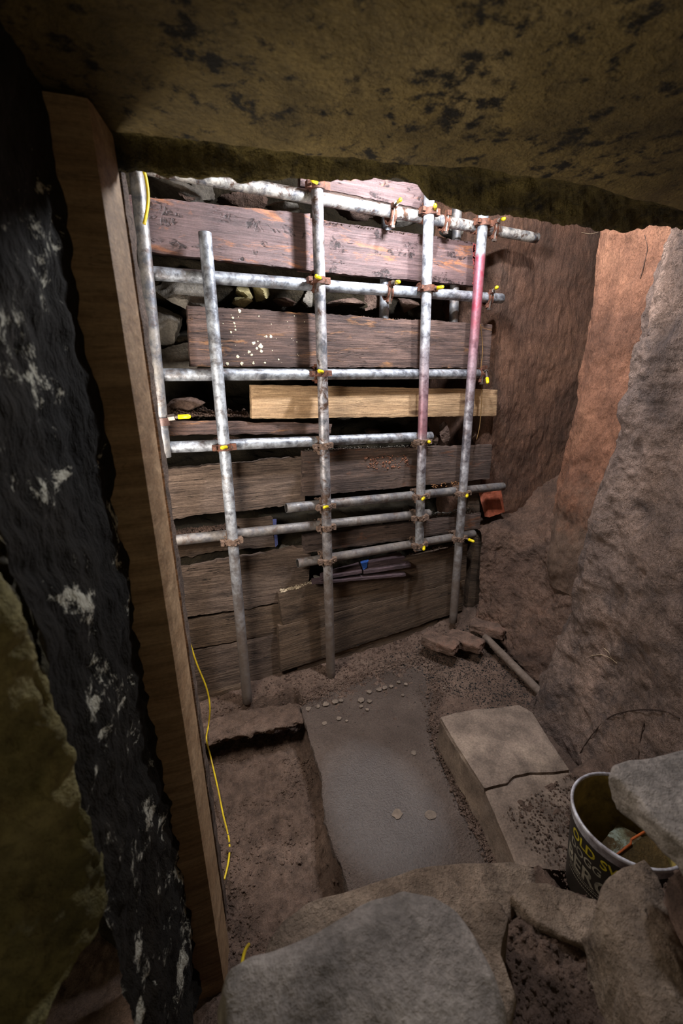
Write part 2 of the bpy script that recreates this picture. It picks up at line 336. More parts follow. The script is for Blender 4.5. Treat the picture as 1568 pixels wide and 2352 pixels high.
def outline_rock(name, pts, thick, mat, n=96, rings=14, dome=0.0, amp=0.006, edge=0.02, taper=0.04, seed=0.0, fs=7, side_amp=None, parent=None, tilt=None, sharp=False, **k):
    """flat-topped stone: top outline pts (3D, star-shaped about its middle), thickness downward, broken sides"""
    c = sum(pts, Vector())/len(pts); P = []
    per = [0]
    for i in range(len(pts)): per.append(per[-1]+(pts[(i+1) % len(pts)]-pts[i]).length)
    for j in range(n):
        s = per[-1]*j/n; i = 0
        while per[i+1] < s: i += 1
        P.append(pts[i].lerp(pts[(i+1) % len(pts)], (s-per[i])/(per[i+1]-per[i])))
    v = []; f = []; sa = side_amp if side_amp is not None else amp*2
    def disp(p, a): return Vector((fbm(p, fs, 4, seed), fbm(p, fs, 4, seed+9), fbm(p, fs, 4, seed+17)))*a
    v.append(c+Vector((0,0,dome))+disp(c, amp))
    for r in range(1, rings+1):
        t = r/rings
        for q in P:
            p = c.lerp(q, t); rim = max(0, (t-(1-0.10))/0.10)
            p = p+Vector((0,0,dome*(1-t*t)-edge*rim*rim)); d = disp(p, amp); d.x *= 0.4; d.y *= 0.4
            v.append(p+d)
    ns = 7
    for s in range(1, ns+1):
        t = s/ns
        for q in P:
            dirn = (q-c); dirn.z = 0; dirn.normalize()
            p = q-dirn*(taper*t*t)-Vector((0,0,edge+(thick-edge)*t)); v.append(p+disp(p, sa))
    v.append(c-Vector((0,0,thick)))
    for j in range(n): f.append((0, 1+j, 1+(j+1) % n))
    tot = rings+ns
    for r in range(tot-1):
        for j in range(n):
            a = 1+r*n+j; b = 1+r*n+(j+1) % n; f.append((a, a+n, b+n, b))
    L = len(v)-1
    for j in range(n): f.append((L, 1+(tot-1)*n+(j+1) % n, 1+(tot-1)*n+j))
    v = [p-c for p in v]
    o = mesh_obj(name, v, f, mat, parent, True, loc=c, **k)
    if sharp: autosmooth(o, 35)
    return o
def crumbs(name, pts, r0, r1, mat, label, parent=None, seed=1):
    rnd = random.Random(seed); V, Fc = ICO[1]; b = MB()
    for p in pts:
        r = rnd.uniform(r0, r1)*(1.8 if rnd.random() < .06 else 1); s = Vector((rnd.uniform(.6,1.3), rnd.uniform(.6,1.3), rnd.uniform(.5,.9)))*r; a = Matrix.Rotation(rnd.uniform(0,6.28), 3, 'Z')
        b.add([Vector(p)+a @ Vector((q.x*s.x*rnd.uniform(.75,1.2), q.y*s.y*rnd.uniform(.75,1.2), q.z*s.z)) for q in V], Fc)
    return b.obj(name, mat, parent, False, label=label, cat='soil' if label else None, kind='stuff')
# ------------------------------------------------------------------ the setting
EZ = lambda z: z+H
RC = PZ(1442, 1874, EZ(-1.12))
def ground(x, y):
    z = 0.0 + 0.10*smooth(1.2, 2.1, x)*smooth(1.3, 1.95, y) + 0.05*smooth(1.78, 2.0, y)
    z += 0.17*smooth(0.98, 1.04, x)*smooth(0.92, 0.80, y)                         # trampled soil in front of the carved block
    z += 0.52*smooth(0.60, 0.40, y+0.15*max(0, x-0.6))*smooth(0.35, 0.5, x+0.5*max(0, 0.45-y))+0.25*smooth(0.62, 0.5, y)*(1-smooth(0.35, 0.5, x+0.5*max(0, 0.45-y)))
    xr = interp([(0.6, 0.42), (0.92, 0.43), (1.14, 0.46), (1.33, 0.53), (1.75, 0.59)], y)+0.02*fbm((x, y, 0), 9, 3)
    z += 0.26*smooth(0.80, 0.90, x)*smooth(0.68, 0.58, y)*(1-smooth(0.90, 0.96, x))
    td = math.hypot(x-RC.x, y-RC.y); z = lerp(min(z, RC.z-0.285), z, smooth(0.17, 0.30, td+0.35*max(0, RC.y-0.10-y)))
    p_ = smooth(xr+0.02, xr-0.02, x)*smooth(1.90, 1.86, y+0.015*fbm((x, y, 4), 10, 3))*smooth(0.50, 0.62, y)
    z = lerp(z, -0.17+0.04*fbm((x, y, 0), 4, 3), p_)
    soil = smooth(0.45, 0.9, p_)+smooth(1.5, 1.75, x)*0.8+smooth(0.62, 0.5, y)
    return z+0.006*fbm((x, y, 2), 14, 4)+(0.007+0.010*min(1, soil))*fbm((x, y, 5), 38, 3)*0.8
def grid_field(name, x0, x1, y0, y1, st, fn, mat, **k):
    nx = int((x1-x0)/st); ny = int((y1-y0)/st)
    v = [(x0+(x1-x0)*i/nx, y0+(y1-y0)*j/ny, fn(x0+(x1-x0)*i/nx, y0+(y1-y0)*j/ny)) for j in range(ny+1) for i in range(nx+1)]
    W = nx+1; f = [(j*W+i, j*W+i+1, (j+1)*W+i+1, (j+1)*W+i) for j in range(ny) for i in range(nx)]
    return mesh_obj(name, v, f, mat, **k)
grid_field('floor', -0.7, 2.6, -0.1, 2.5, 0.0095, ground, M['earth'], kind='structure')
# earth bank behind the boards
BB = {0.50: .27, 0.40: .28, 0.30: .25, 0.17: .28, 0.08: .26, -0.17: .24, -0.25: .24, -0.45: .24, -0.80: .26, -1.0: .26, -1.25: .24}
rows = [[Vector((x, 2.42-0.04*math.sin(x*3)-(BB.get(z, 0) if x < 1.6 else 0), EZ(z))) for x in (-0.7, 0, 0.7, 1.4, 2.0, 2.3)] for z in (1.3, 0.85, 0.60, 0.50, 0.40, 0.30, 0.24, 0.17, 0.08, 0.0, -0.08, -0.17, -0.25, -0.33, -0.45, -0.6, -0.7, -0.80, -1.0, -1.25, -1.7)]
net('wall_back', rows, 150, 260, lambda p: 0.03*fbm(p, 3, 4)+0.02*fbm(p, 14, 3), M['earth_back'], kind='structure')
# wall A: the tooled rock face behind the right end of the boards
EA = [PY(1110, 1195, 2.06), PY(1165, 1180, 2.06), PY(1230, 1130, 2.05), PY(1300, 1078, 2.03), PY(1400, 1040, 2.0)]
rows = []
for z in (1.3, 0.8, 0.3, -0.1, -0.5):
    rows.append([Vector((1.78, 2.45, EZ(z))), Vector((1.90+0.02*z, 2.10, EZ(z))), Vector((2.05, 2.07+0.02*math.sin(z*6), EZ(z))), Vector((2.35, 2.06, EZ(z))), Vector((2.70, 2.02, EZ(z))), Vector((3.2, 1.95, EZ(z)))])
rows.append([Vector((1.78, 2.45, EZ(-0.95))), Vector((1.92, 2.16, EZ(-0.95)))]+[Vector((p.x, p.y-0.02, p.z-0.03)) for p in EA[1:]])
def tool(p, s=1.0):
    q = Vector((p.x*1.0+p.y, p.z, 0)); a = noise.noise(Vector((q.x*34, q.y*15, 1)))+0.5*noise.noise(Vector((q.x*70, q.y*30, 4)))
    return 0.0045*a*s
net('wall_right', rows, 330, 330, lambda p: 0.03*fbm(p, 2.5, 4)+tool(p, 1.2), M['rock_dark'], kind='structure')
# wall B: the orange pilaster
BE = [(1380,527),(1371,604),(1363,698),(1351,776),(1335,853),(1326,931),(1307,1009),(1298,1071),(1279,1134),(1273,1196),(1267,1242),(1258,1294),(1262,1340)]
rows = []
for i, (x, y) in enumerate([(1384, 330), (1382, 430)]+BE):
    e = PH(x, y, 2.58-0.012*max(0, i-9)); t = i/14
    rows.append([Vector((e.x+0.75, e.y+0.25, e.z)), Vector((e.x+0.16, e.y+0.06, e.z)), e, Vector((e.x-0.01-0.02*t, e.y-0.12, e.z)), Vector((e.x-0.02, e.y-0.30, e.z)), Vector((e.x-0.04, e.y-0.55, e.z))])
def toolB(p):
    q = Vector((p.x+p.y, p.z, 0)); a = noise.noise(Vector((q.x*30+q.y*14, q.y*12-q.x*8, 7)))
    return 0.006*a
net('wall_right', rows, 240, 330, lambda p: 0.022*fbm(p, 4, 4)+toolB(p), M['rock_orange'], kind='structure')
# wall C: the near grey-brown rock face that leans out at its foot
CE = [(1562,440),(1550,517),(1528,589),(1513,642),(1497,713),(1491,769),(1477,785),(1466,822),(1453,885),(1438,931),(1429,1025),(1410,1087),(1374,1165),(1355,1246),(1326,1333),(1313,1424),(1284,1482),(1267,1528),(1248,1579),(1222,1634),(1225,1680)]
rows = []
for i, (x, y) in enumerate([(1580, 200), (1570, 330)]+CE):
    e = PH(x, y, 2.06+0.004*i if i < 19 else 2.13-0.05*(i-18)); z = e.z-H
    s1 = interp([(-1.6, 0.0), (-0.9, 0.02), (-0.2, 0.0), (0.8, 0.0)], z)
    rows.append([Vector((e.x+0.55, e.y+0.42, e.z)), Vector((e.x+0.10, e.y+0.05, e.z)), e, Vector((lerp(e.x, 1.52, 0.40)+s1, e.y-0.22, e.z)), Vector((lerp(e.x, 1.42, 0.75)+s1, e.y-0.52, e.z)), Vector((lerp(e.x, 1.34, 0.95), e.y-0.95, e.z)), Vector((1.30, e.y-1.5, e.z))])
def toolC(p):
    return 0.012*fbm(p, 11, 3)+0.007*noise.noise(Vector((p.y*22, p.x*22, p.z*34)))
net('wall_right', rows, 260, 360, lambda p: 0.03*fbm(p, 3, 3)+toolC(p), M['rock_grey'], kind='structure')
# rock bank between the right wall and the floor: dusty ledge, lumpy slope
rows = [[PY(1085, 1150, 2.30), PY(1175, 1150, 2.25), PY(1235, 1100, 2.2), PY(1310, 1050, 2.15), PY(1420, 1010, 2.1)],
        [EA[0]+Vector((-0.12, 0, 0.0)), EA[1]+Vector((0, 0, 0.005)), EA[2], EA[3], EA[4]],
        [PH(1104, 1222, 2.70), PH(1160, 1225, 2.74), PH(1222, 1240, 2.70), PH(1285, 1215, 2.66), PH(1380, 1180, 2.6)],
        [PH(1102, 1290, 2.68), PH(1160, 1305, 2.66), PH(1230, 1320, 2.60), PH(1300, 1320, 2.52), PH(1400, 1300, 2.4)],
        [PH(1098, 1370, 2.64), PH(1150, 1385, 2.56), PH(1215, 1410, 2.48), PH(1280, 1420, 2.40), PH(1380, 1420, 2.3)],
        [PH(1088, 1425, 2.58), PH(1145, 1450, 2.48), PH(1200, 1500, 2.33), PH(1262, 1550, 2.20), PH(1330, 1600, 2.0)],
        [PZ(1080, 1460, -0.05), PZ(1130, 1500, -0.06), PZ(1180, 1560, -0.06), PZ(1230, 1620, -0.06), PZ(1300, 1700, -0.06)]]
net('wall_right', rows, 220, 260, lambda p: 0.028*fbm(p, 6, 4)+0.012*fbm(p, 22, 3), M['rock_bank'], kind='structure')
# rock behind the camera's left, black and mouldy
TL_ = [PZ(-420, -420, EZ(.42)), PZ(-200, -160, EZ(.42)), PZ(0, 95, EZ(.42)), PZ(80, 185, EZ(.42)), PZ(128, 236, EZ(.42))]
rows = [[Vector((p.x, p.y, EZ(z))) for p in TL_] for z in (0.75, 0.42, 0.1, -0.2, -0.5, -0.8, -1.1, -1.4, -1.7)]
net('wall_left', rows, 150, 260, lambda p: 0.015*fbm(p, 5, 4)+0.006*fbm(p, 22, 3), M['wall_l'], kind='structure')
# the chamber side of that wall, out of sight behind the post
rows = [[Vector((-0.20, 1.12, EZ(z))), Vector((-0.36, 1.30, EZ(z))), Vector((-0.45, 1.7, EZ(z))), Vector((-0.5, 2.1, EZ(z))), Vector((-0.6, 2.5, EZ(z)))] for z in (1.3, 0.6, 0, -0.6, -1.2, -1.8)]
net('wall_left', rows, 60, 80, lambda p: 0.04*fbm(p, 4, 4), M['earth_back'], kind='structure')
# lintel: the big stone overhead, smooth underside and a ragged front lip
SIL = [(-300,385),(270,386),(330,389),(360,386),(400,389),(460,395),(520,404),(570,408),(600,412),(650,405),(700,402),(760,404),(830,401),(900,398),(938,401),(960,416),(975,432),(985,452),(1005,458),(1040,477),(1070,487),(1130,497),(1180,497),(1230,503),(1265,510),(1300,521),(1340,523),(1380,527),(1410,527),(1445,531),(1480,522),(1520,515),(1568,517),(1900,580)]
LB = [(-300,230),(270,303),(500,328),(700,356),(850,368),(1000,384),(1150,392),(1290,412),(1430,446),(1568,484),(1900,590)]
def lintel():
    v = []; f = []; nu = 420; ys = []
    for j in range(nu+1):
        px = -320+2220*j/nu; s = interp(SIL, px)+5*fbm((px*0.01, 0, 0), 3, 4); b = interp(LB, px)+4*fbm((px*0.01, 3, 0), 2, 3)
        E_ = PZ(px, b, EZ(.42)); Sx = PY(px, s, 1.06); col = []
        X = E_.x
        col += [Vector((lerp(E_.x, Sx.x, 0), -0.9, EZ(.52))), Vector((X, -0.3, EZ(.47)))]
        for t in range(16): col.append(Vector((X, lerp(0.0, E_.y, t/15), EZ(lerp(.45, .42, t/15)))))
        for t in range(1, 9): u = t/8; col.append(E_.lerp(Sx, u)+Vector((0, 0, -0.012*math.sin(u*math.pi)+0.012*math.sin(u*math.pi*2.2))))
        for q in ((0.03, 0.05), (0.05, 0.18), (0.06, 0.45), (0.10, 0.95)): col.append(Vector((Sx.x, Sx.y+q[0], Sx.z+q[1])))
        for r, p in enumerate(col):
            amp = 0.006 if r < 18 else (0.012 if r < 25 else (0.004 if r == 25 else 0.02))
            d = amp*fbm(p, 6 if r < 18 else 14, 5); p = p+Vector((0, 0, d)); col[r] = p
        v += col
    m = len(v)//(nu+1)
    for j in range(nu):
        for r in range(m-1):
            a = j*m+r; f.append((a, a+m, a+m+1, a+1))
    o = mesh_obj('ceiling', v, f, M['lintel'], kind='structure'); o.data.materials.append(M['lintel_lip'])
    for i, p in enumerate(o.data.polygons):
        if i % (m-1) >= 17: p.material_index = 1
lintel()
# chamber roof, above the frame
rows = [[Vector((x, y, EZ(1.38))) for x in (-0.8, 0.5, 1.8, 3.2)] for y in (0.9, 1.5, 2.1, 2.7)]
net('ceiling', rows, 60, 60, lambda p: 0.05*fbm(p, 3, 4), M['rock_dark'], kind='structure')
# ------------------------------------------------------------------ floor pieces
def zp(lst, z): return [PZ(x, y, z) for x, y in lst]
outline_rock('floor_slab', [PZ(x, y, 0.012 if y > 1600 else 0.0) for x, y in [(690,1622),(712,1700),(738,1780),(742,1850),(750,1895),(763,1940),(785,1990),(800,2045),(840,2150),(1130,2120),(1140,2000),(1062,1870),(1015,1760),(990,1690),(985,1640),(1000,1560),(985,1500),(930,1510),(850,1538),(770,1570),(735,1592)]], 0.075, M['slab'], n=220, rings=60, amp=0.0012, edge=0.006, taper=0.015, fs=30, side_amp=0.012,
             label='smooth grey damp floor slab between the sunken pit and the carved stone block', cat='floor slab')
outline_rock('earth_shelf', zp([(430,1715),(480,1702),(520,1692),(570,1684),(620,1672),(660,1662),(694,1650),(688,1615),(640,1618),(560,1630),(480,1650),(430,1660)], 0.0), 0.04, M['earth'], n=200, rings=20, amp=0.012, edge=0.008, taper=0.03, fs=26, side_amp=0.02,
             label='crumbly brown earth shelf overhanging the back of the pit', cat='earth shelf')
BLK = [(1010,1648),(1045,1636),(1100,1628),(1150,1624),(1192,1618),(1222,1634),(1262,1700),(1308,1768),(1332,1802),(1325,1900),(1310,2000),(1185,1985),(1148,1895),(1112,1812),(1060,1728)]
outline_rock('stone_block', zp(BLK, 0.172), 0.20, M['stone_block'], n=200, rings=30, amp=0.003, edge=0.005, taper=-0.02, fs=14, side_amp=0.006, sharp=True,
             label='long carved sandstone block with a raised back half on the chamber floor', cat='stone block')
blk = bpy.data.objects['stone_block']
o = outline_rock('raised_top', zp([(1011,1647),(1045,1636),(1100,1628),(1150,1624),(1192,1618),(1222,1634),(1262,1700),(1307,1766),(1270,1772),(1215,1772),(1180,1780),(1160,1796),(1112,1810),(1060,1728)], 0.186), 0.02, M['stone_block'], n=160, rings=26, amp=0.003, edge=0.003, taper=-0.004, fs=14, side_amp=0.004, sharp=True, parent=blk)
o.matrix_parent_inverse = Matrix.Translation(-blk.location)
# ------------------------------------------------------------------ boards
def board(px, yf, t, mat, label=None, group='shoring boards of the timber wall', rag=0.004, name='shoring_board', cat='board', bow=0.0, tag_it=True, parent=None):
    A, B, C, D = [PY(x, y, yf) for x, y in px]           # TL TR BR BL
    ex = (C-D).normalized(); ey = Vector((0, 1, 0)); ez = ex.cross(ey).normalized()
    if ez.z < 0: ez = -ez
    mw = Matrix(((ex.x, ey.x, ez.x, D.x), (ex.y, ey.y, ez.y, D.y), (ex.z, ey.z, ez.z, D.z), (0, 0, 0, 1)))
    L = (C-D).length; nx = max(8, int(L/0.012)); nz = 12; inv = mw.inverted()
    a, b, c, d = [inv @ p for p in (A, B, C, D)]
    def P(u, w_, back):
        p = d.lerp(c, u).lerp(a.lerp(b, u), w_); wp = mw @ p
        e = rag*fbm(wp, 26, 4, yf)*(1.6 if w_ in (0, 1) else 0.6)+rag*1.5*fbm(wp, 5, 2, yf*3)*(w_-0.5)*2
        p = p+Vector((rag*0.8*fbm(wp, 40, 3) if u in (0, 1) else 0, 0, e if not back else e*0.8))
        if back: p.y += t
        else:
            rim = 0.0025 if (w_ in (0, 1) or u in (0, 1)) else 0
            p.y += rim+0.0012*fbm(wp, 30, 3)+bow*math.sin(u*math.pi)
        return p
    v = []; f = []
    for back in (0, 1):
        for j in range(nz+1):
            for i in range(nx+1): v.append(P(i/nx, j/nz, back))
    W = nx+1; N = W*(nz+1)
    for j in range(nz):
        for i in range(nx):
            q = j*W+i; f.append((q, q+1, q+W+1, q+W)); f.append((N+q, N+q+W, N+q+W+1, N+q+1))
    for i in range(nx):
        f.append((i, N+i, N+i+1, i+1)); q = nz*W+i; f.append((q, q+1, N+q+1, N+q))
    for j in range(nz):
        q = j*W; f.append((q, q+W, N+q+W, N+q)); q = j*W+nx; f.append((q, N+q, N+q+W, q+W))
    o = mesh_obj(name, v, f, mat, None, True, mw=mw)
    autosmooth(o, 35)
    if tag_it: tag(o, label, cat, group)
    return o
LY = 1.948                                              # ledger tube axis; uprights stand at Y 1.90
PB = 'wood_purple'
board([(690,380),(985,428),(968,478),(690,425)], 1.985, 0.035, M['wood_purple'], 'reddish brown board cut off by the lintel, topmost on the wall', rag=0.002)
board([(735,432),(975,470),(972,488),(735,450)], 1.995, 0.04, M['wood_dark2'], 'dark batten just under the topmost reddish board', rag=0.006)  # dark underside of the board above, built as a separate batten
board([(290,446),(713,492),(713,621),(290,572)], 1.975, 0.038, M['wood_purple'], 'wide wet purple-brown board ending at the second upright, left of it', rag=0.002)
board([(690,497),(1093,557),(1091,656),(690,620)], 2.014, 0.038, M['wood_purple'], 'wide wet purple-brown board with a red painted end, right of the second upright', rag=0.002)
p2 = board([(430,702),(1131,745),(1124,846),(437,841)], 1.976, 0.040, M['wood_dark'], 'dark stained board with white paint flecks and worn pale right end', rag=0.003)
board([(577,884),(1143,895),(1140,955),(579,962)], 1.985, 0.038, M['wood_pine'], 'pale yellow pine board, the brightest one on the wall', rag=0.0015)
board([(330,965),(763,972),(760,995),(330,1002)], 2.005, 0.03, M['wood_dark'], 'thin brown batten under the pale pine board, left half of the wall', rag=0.003)
board([(330,1083),(705,1049),(700,1157),(330,1200)], 2.000, 0.038, M['wood_grey'], 'cracked weathered board below the fourth ledger, on the left', rag=0.005)
board([(697,1037),(1131,1022),(1125,1100),(693,1142)], 1.976, 0.036, M['wood_dark2'], 'dark split board below the fourth ledger, on the right', rag=0.003)
board([(540,1197),(626,1188),(634,1256),(545,1264)], 2.055, 0.035, M['wood_grey'], 'short board end with blue paint on its edge behind the sixth ledger', rag=0.004, name='board_offcut')
board([(330,1252),(545,1214),(545,1262),(330,1290)], 2.09, 0.035, M['wood_mud'], 'half buried board edge in the dark gap behind the sixth ledger on the left', rag=0.006)
board([(700,1234),(1105,1178),(1102,1216),(702,1272)], 1.976, 0.05, M['wood_dark2'], 'narrow square-ended beam between the two lowest ledgers', rag=0.003)
board([(370,1312),(715,1254),(705,1378),(385,1424)], 2.010, 0.04, M['wood_grey'], 'broad rough board, uppermost of the three on the lower left', rag=0.006)
board([(385,1438),(660,1384),(660,1452),(395,1500)], 2.012, 0.04, M['wood_mud'], 'narrow reddish board, middle of the three on the lower left', rag=0.003)
board([(400,1506),(665,1450),(665,1545),(420,1606)], 2.012, 0.04, M['wood_grey'], 'rough gouged board, lowest of the three on the lower left', rag=0.004)
board([(640,1364),(1074,1250),(1070,1332),(650,1437)], 1.976, 0.05, M['wood_mud'], 'muddy board with crumbs on its top edge below the wood offcuts', rag=0.003)
board([(640,1440),(1068,1333),(1063,1402),(645,1545)], 1.972, 0.045, M['wood_mud'], 'muddy brown board, lowest full board on the right', rag=0.003)
board([(682,1528),(1005,1425),(1005,1465),(690,1582)], 1.984, 0.03, M['wood_mud'], 'low kicking board half buried in the soil beside the second upright', rag=0.003)
board([(430,1612),(565,1572),(565,1600),(430,1645)], 1.985, 0.03, M['wood_mud'], 'half buried board edge on the soil at the left foot of the wall', rag=0.004)
board([(1092,1224),(1118,1226),(1099,1420),(1070,1420)], 1.990, 0.06, M['wood_mud'], 'upright muddy timber stake standing against the rock at the right end', name='timber_stake', group=None, cat='stake')
board([(1078,1100),(1104,1104),(1100,1235),(1070,1235)], 2.05, 0.05, M['wood_mud'], 'dark upright batten behind the right ends of the boards', name='timber_batten', group=None, cat='batten')
def flecks():
    b = MB(); rnd = random.Random(4)
    L = [(583,788,5),(599,795,6),(600,806,4),(590,800,3),(572,808,4),(578,815,3),(546,819,4),(555,835,4),(522,835,4),(582,835,3),(608,833,3),(550,714,4),(535,730,3),(538,742,2.5),(541,758,2.5),(540,750,2),(530,763,3),(612,773,3),(622,773,4),(592,784,2),(640,826,2)]
    L += [(rnd.uniform(500,700), rnd.uniform(715,838), rnd.uniform(.8,1.8)) for _ in range(30)]
    for x, y, r in L:
        c = PY(x, y, 1.9745); r *= .0017; m = 9
        v = [c]+[c+Vector((math.cos(6.283*i/m)*r*rnd.uniform(.6,1.2), .0012, math.sin(6.283*i/m)*r*rnd.uniform(.6,1.3))) for i in range(m)]
        b.add(v, [(0, 1+(i+1) % m, 1+i) for i in range(m)])
    o = b.obj('paint_flecks', plain('cream_paint', (222,214,184), 0.6, var=0.1), p2, kind='stuff'); o.matrix_parent_inverse = p2.matrix_world.inverted()
flecks()
# red paint on the end of the upper right board, paint crumbs
pr = MB()
for i in range(60):
    y = 560+93*random.random(); c = PY(1089+random.uniform(-3, 2), y, 2.0145); pr.box(c, (random.uniform(.004,.012), 0.003, random.uniform(.004,.02)))
pr.obj('red_paint', plain('red_paint', (176,84,82), 0.6), bpy.data.objects['shoring_board.003'], kind='stuff').matrix_parent_inverse = bpy.data.objects['shoring_board.003'].matrix_world.inverted()
def slab4(name, pts, t, mat, label=None, cat=None, group=None, parent=None, down=Vector((0,0,-1))):
    n = 10; v = []; f = []; O = pts[0].copy()
    for s in (0, 1):
        for j in range(n+1):
            for i in range(n+1):
                p = pts[0].lerp(pts[1], i/n).lerp(pts[3].lerp(pts[2], i/n), j/n)
                e = (i in (0, n)) or (j in (0, n))
                v.append(p+down*(t*s)+Vector((fbm(p, 40, 3), fbm(p, 40, 3, 5), fbm(p, 40, 3, 9)))*(0.0025 if e else 0.001)-O)
    W = n+1; N = W*W
    for j in range(n):
        for i in range(n):
            q = j*W+i; f.append((q, q+1, q+W+1, q+W)); f.append((N+q, N+q+W, N+q+W+1, N+q+1))
        f.append((j, N+j, N+j+1, j+1)); q = n*W+j; f.append((q, q+1, N+q+1, N+q)); q = j*W; f.append((q, q+W, N+q+W, N+q)); q = j*W+n; f.append((q, N+q, N+q+W, q+W))
    o = mesh_obj(name, v, f, mat, parent, True, label, cat, group, loc=O); autosmooth(o, 35); return o
g_ = 'loose offcuts stacked behind the second upright'
slab4('wood_offcut', [PY(735,1316,1.995), PY(823,1291,2.02), PY(831,1311,1.945), PY(735,1326,1.94)], 0.016, M['wood_slate'], 'reddish grey flat offcut lying left of the blue paint', 'offcut', g_)
bo = slab4('wood_offcut', [PY(826,1290,2.02), PY(917,1267,2.045), PY(944,1296,1.95), PY(835,1312,1.945)], 0.018, M['wood_slate'], 'purple flat offcut with a patch of blue paint on its corner', 'offcut', g_)
slab4('wood_offcut', [PY(715,1328,1.97), PY(925,1306,2.0), PY(932,1319,1.94), PY(715,1338,1.935)], 0.012, M['wood_slate'], 'long thin flat offcut, undermost of the stack', 'offcut', g_)
bp = slab4('paint_patch', [PY(827,1290.5,2.018), PY(846,1286,2.02), PY(842,1305,1.96), PY(834,1309,1.95)], 0.003, plain('blue_paint', (52,104,196), 0.6, var=0.4), None); bp.parent = bo; bp.location = bp.location-bo.location+Vector((0,0,0.0022)); bp['label'] = 'bright blue paint'
ofc = bpy.data.objects['board_offcut']
b2 = slab4('paint_patch', [PY(626,1192,2.052), PY(634,1192,2.052), PY(638,1252,2.052), PY(632,1256,2.052)], 0.003, plain('blue_paint_dull', (84,92,150), 0.7, var=0.4), None, down=Vector((0,1,0))); b2.parent = ofc; b2.matrix_parent_inverse = ofc.matrix_world.inverted(); b2['label'] = 'dull blue paint'
tile = slab4('clay_tile', [PY(1108,1124,2.03), PY(1150,1120,2.03), PY(1159,1176,1.99), PY(1124,1188,1.97)], 0.03, M['terra'], 'orange clay tile leaning on the ledge at the right end of the wall', 'tile', down=Vector((-0.55,0.83,0)))
rock('ledge_stone', PY(1142,1201,1.99), (0.065, 0.045, 0.03), 3, M['rubble_brown'], 3, rot=Matrix.Identity(3), label='flat brown stone under the orange clay tile', cat='stone')
# ------------------------------------------------------------------ scaffold tubes
PR = 0.02415
def tube(p0, p1, mat, label, group, r=PR, name='scaffold_tube', cat='scaffold tube'):
    p0 = Vector(p0); p1 = Vector(p1); L = (p1-p0).length; z = (p1-p0).normalized(); x = z.orthogonal().normalized(); y = z.cross(x)
    mw = Matrix(((x.x, y.x, z.x, p0.x), (x.y, y.y, z.y, p0.y), (x.z, y.z, z.z, p0.z), (0,0,0,1)))
    n = 28; m = max(4, int(L/0.06)); v = []; f = []; ri = r-0.0035
    prof = [(ri, 0.10), (ri, 0.0), (r-0.0008, 0.0), (r, 0.001)]+[(r, L*i/m) for i in range(1, m)]+[(r, L-0.001), (r-0.0008, L), (ri, L), (ri, L-0.10)]
    for rr, zz in prof:
        for k in range(n): a = 2*math.pi*k/n; v.append((rr*math.cos(a), rr*math.sin(a), zz))
    for i in range(len(prof)-1):
        for k in range(n): f.append((i*n+k, i*n+(k+1) % n, (i+1)*n+(k+1) % n, (i+1)*n+k))
    f.append(tuple(range(n-1, -1, -1))); q = (len(prof)-1)*n; f.append(tuple(q+k for k in range(n)))
    o = mesh_obj(name, v, f, mat, None, True, label, cat, group, mw=mw); o.data.materials.append(M['pipe_in'])
    for i, p in enumerate(o.data.polygons):
        if i < n or i >= (len(prof)-2)*n: p.material_index = 1
    autosmooth(o, 50); return o
GU, GL = 'upright scaffold tubes', 'scaffold tubes laid across the boards'
UY = 1.90
def upr(a, b, mat, label, **k): return tube(PY(*b, UY), PY(*a, UY), mat, label, GU, **k)
upr((312,380), (379,1050), M['pipe_dull'], 'leftmost upright scaffold tube, ending in mid air beside the timber post')
upr((470,534), (568,1612), M['pipe'], 'upright scaffold tube with an open top, first one right of the post')
upr((727,402), (760,1562), pipe_mat('galvanised_steel_worn', (186,182,184), rust=0.8), 'upright scaffold tube in the middle of the wall, from lintel to slab')
upr((986,430), (962,1262), pipe_mat('galvanised_steel_pink', (206,210,216), red=[(0.30,0.0),(0.60,0.25),(0.66,0.8),(0.78,0.7),(1.15,0.0)], rust=0.3), 'brightest upright scaffold tube, faint pink halfway and ending above the floor')
upr((1111,480), (1040,1428), pipe_mat('galvanised_steel_red', (196,200,206), red=[(0.5,0.0),(1.30,0.15),(1.62,0.7),(1.80,1.0),(2.03,1.0),(2.035,0.0)], rust=0.3), 'rightmost upright scaffold tube with a red painted stretch')
def led(a, b, mat, label, y=LY, **k): return tube(PY(*a, y), PY(*b, y), mat, label, GL, **k)
led((300,378), (1232,547), pipe_mat('galvanised_steel_peeling', (214,210,202), rust=0.9), 'topmost cross tube with peeling blotches, its open end over the rock')
led((300,624), (1152,686), M['pipe'], 'second cross tube, running across under the purple-brown boards')
led((330,861), (1112,859), M['pipe'], 'third cross tube, level one just above the pale pine board')
led((330,1030), (990,1002), M['pipe'], 'fourth cross tube, ending at the brightest upright')
led((657,1167), (1155,1117), M['pipe_dull'], 'fifth cross tube, open at both ends and pointing past the clay tile')
led((360,1246), (985,1179), M['pipe_dull'], 'sixth cross tube, coming from behind the post')
led((683,1294), (1088,1226), M['pipe_dull'], 'lowest cross tube, short with an open left end')
tube(PY(880,775,2.062), PY(889,455,2.062), M['pipe'], 'upright scaffold tube behind the boards, seen in the gaps left of the brightest upright', GU)
tube(PY(1040,775,2.062), PY(1050,455,2.062), M['pipe_dull'], 'upright scaffold tube behind the boards, seen in the gap left of the red painted upright', GU)
